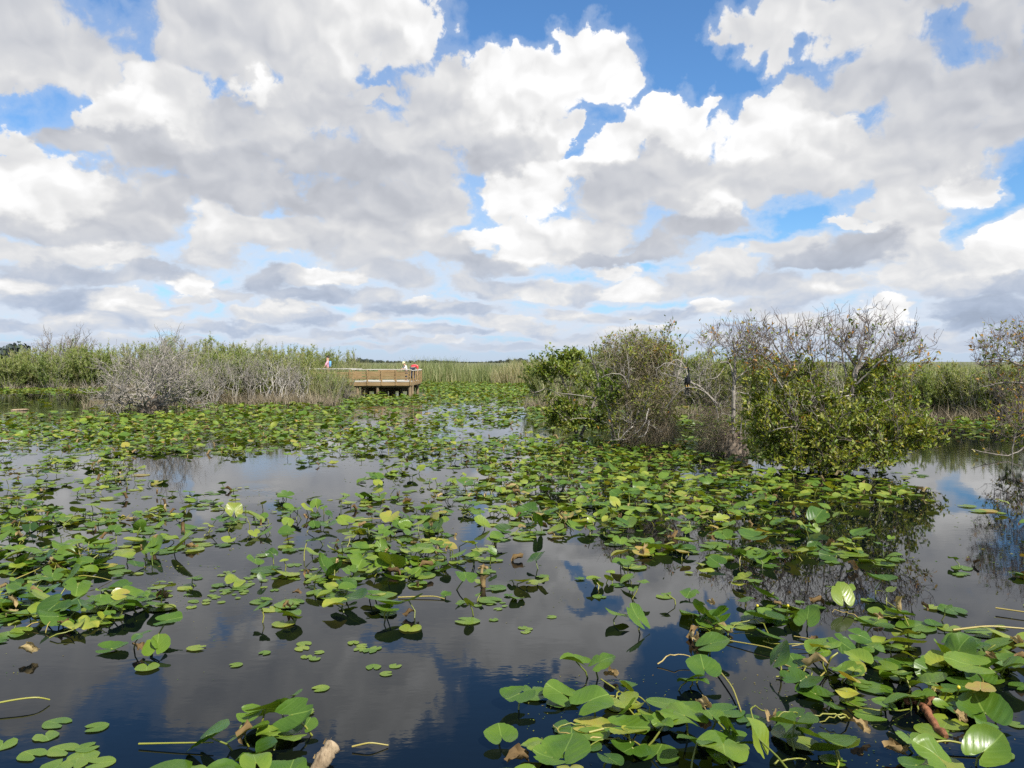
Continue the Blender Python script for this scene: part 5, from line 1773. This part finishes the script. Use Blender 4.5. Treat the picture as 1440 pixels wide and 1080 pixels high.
for (pts, lab) in (([(1272, 985), (1292, 988), (1316, 985)], 'short reddish rhizome lying level among the pads on the right'), ([(1296, 990), (1308, 1008), (1328, 1034)], 'reddish rhizome sloping down among the pads beside the level one')):
    P = np.array([ground(x, y, .02 + .03 * (i == 0)) for i, (x, y) in enumerate(pts)])
    q = MB()
    t_ = np.linspace(0, 2, 12)
    Q_ = np.stack([np.interp(t_, [0, 1, 2], P[:, i]) for i in range(3)], 1) - P[0]
    q.tube(Q_ + rs.normal(0, .006, Q_.shape), .021 + rs.normal(0, .004, 12), 12)
    o = tag(q.build('rhizome', M['rhizome']), lab, 'driftwood')
    o.location = P[0]
for (px, py, L, lab) in ((27, 577, .75, 'pale log afloat in the open water by the left bank'), (95, 607, .5, 'small pale stick afloat among the pads at far left')):
    g_ = ground(px, py, .02)
    q = MB()
    q.tube(wander([-L / 2, 0, 0], [L / 2, .1, .03], rs, 7, jit=.03), [.03, .05, .055, .05, .05, .045, .025], 8)
    tag(q.build('floating_log', M['drift']), lab, 'log').location = g_
# ------------------------------------------------------------------ what each thing is called
from collections import defaultdict


ORD = ['first', 'second', 'third', 'fourth', 'fifth', 'sixth', 'seventh', 'eighth', 'ninth', 'tenth', 'eleventh', 'twelfth', 'thirteenth', 'fourteenth', 'fifteenth', 'sixteenth', 'seventeenth', 'eighteenth', 'nineteenth', 'twentieth']


def rank_words(i, n):
    if n == 2:
        return ('left of two', 'right of two')[i]
    if i == 0:
        return 'leftmost of %d' % n
    if i == n - 1:
        return 'rightmost of %d' % n
    return '%s from left of %d' % (ORD[i], n)


def region(u, v):
    if v > 985:
        return ('by the front left corner' if u < 260 else 'beside the pale broken stub' if u < 560 else 'in the front middle bed' if u < 760 else 'by front open water' if u < 960
                else 'in front right bed' if u < 1130 else 'right of front bed' if u < 1290 else 'in front right corner')
    if v > 905:
        return ('at the left edge bed' if u < 300 else 'in the clump off the bed' if u < 900 else 'right of open water' if u < 1130 else 'amid the right-hand bed' if u < 1300 else 'at the right edge bed')
    if v > 850:
        return ('in the lower left bed' if u < 400 else 'floating off the middle bed' if u < 840 else 'left in right bed' if u < 1060 else 'behind the right bed' if u < 1270 else 'at back right edge')
    if v > 790:
        return ('in left bed' if u < 330 else 'in the small middle clumps' if u < 470 else 'fronting middle bed' if u < 760 else 'near in main bed' if u < 1000 else 'between the right-hand beds')
    return ('in the far left bed' if u < 330 else 'far in middle bed' if u < 760 else 'in main tree-side bed' if u < 1060 else 'below the leafy tree')


def look(p):
    tint, tilt, roll, s, shp = p[8], p[4], p[5], p[6], p[7]
    colr = 'yellowing' if tint > .72 else 'light green' if tint > .54 else 'mid green' if tint > .34 else 'dark green'
    pose = 'flat floating' if shp >= 20 else 'upright' if abs(tilt) > .6 else 'tilted' if max(abs(tilt), abs(roll)) > .26 else 'raised'
    size = 'large' if s > .33 else 'small' if s < .23 else ''
    return ' '.join(x for x in (size, colr, pose) if x)


cells = defaultdict(list)
for (root, p, f) in LILY:
    cells[(look(p), region(f[1], f[2]))].append((f[1], root))
for (lk_, rg_), L in cells.items():
    L.sort(key=lambda q_: q_[0])
    for i, (u, root) in enumerate(L):
        lab = '%s lily pad %s' % (lk_, rg_)
        if len(L) > 1:
            lab += ', ' + rank_words(i, len(L))
        if len(lab.split()) > 16:
            lab = lab.rsplit(' of ', 1)[0]
        tag(root, lab, 'lily pad', 'spatterdock pads standing in the near water')

cells = defaultdict(list)
for (o, px, py, s) in HEARTS:
    rg_ = ('in the front left corner' if py > 1005 and px < 300 else 'in the left-hand drift' if px < 350 and py < 870 else 'in the drift behind the open water' if px < 485 and py < 850
           else 'in the open water front left' if px < 475 else 'left of the cloud reflection' if px < 600 else 'over the cloud reflection' if px < 820 else 'in front right bed')
    big = 'broad' if s > .14 else 'small' if s > .095 else 'tiny'
    cells[(big, rg_)].append((px, o))
for (big, rg_), L in cells.items():
    L.sort(key=lambda q_: q_[0])
    for i, (px, o) in enumerate(L):
        lab = '%s round floating leaf %s' % (big, rg_)
        if 1 < len(L) <= 12:
            lab += ', ' + rank_words(i, len(L))
        tag(o, lab, 'floating leaf', 'floating hearts lying flat on the water')
for grp, L, cat, base in (('yellow spatterdock buds', BUDS, 'flower bud', 'round yellow bud on a short stalk'), ('withered spatterdock leaves', DEAD, 'withered leaf', 'curled brown withered leaf'), ('bent loose stalks on the water', STALKS, 'stalk', 'loose bent yellowish stalk')):
    cells = defaultdict(list)
    for q_ in L:
        b_ = base
        if cat == 'withered leaf':
            b_ = ('upright ' if abs(q_[4]) > 35 else 'lying ') + b_
        cells[(b_, region(q_[1], q_[2]))].append((q_[1], q_[0]))
    for (b_, rg_), K in cells.items():
        K.sort(key=lambda q_: q_[0])
        for i, (px, o) in enumerate(K):
            tag(o, '%s %s' % (b_, rg_) + (', ' + rank_words(i, len(K)) if len(K) > 1 else ''), cat, grp)

LOOK = {'grn': 'leafy green', 'grey': 'half bare greyish', 'mix': 'thin mixed green and grey', 'tall': 'tall narrow', 'pale': 'pale-stemmed', 'brown': 'low brownish'}
WH = {'left': 'willow on the far left bank', 'deck': 'willow left of the boardwalk deck', 'middle': 'willow behind the tree clump', 'right': 'willow on the right bank'}
cells = defaultdict(list)
for (o, px, Y, h, kind, lk_, wh) in WILLOWS:
    row = 'front' if (wh == 'deck' and Y < 60) else 'back' if wh == 'deck' else 'front' if wh == 'left' and Y < 73 else 'back' if wh == 'left' else ''
    cells[(lk_, wh, row)].append((px, o))
for (lk_, wh, row), K in cells.items():
    K.sort(key=lambda q_: q_[0])
    for i, (px, o) in enumerate(K):
        lab = '%s %s' % (LOOK[lk_], WH[wh]) + (', %s row' % row if row else '')
        if len(K) > 1:
            lab += ', ' + rank_words(i, len(K))
        tag(o, lab)

# ------------------------------------------------------------------ render settings
SC.render.engine = 'CYCLES'
SC.cycles.use_adaptive_sampling = True
SC.cycles.adaptive_threshold = 0.012
SC.cycles.use_denoising = False
SC.cycles.max_bounces = 7
SC.cycles.diffuse_bounces = 2
SC.cycles.glossy_bounces = 3
SC.cycles.transmission_bounces = 4
SC.cycles.transparent_max_bounces = 4
SC.cycles.caustics_reflective = False
SC.cycles.caustics_refractive = False
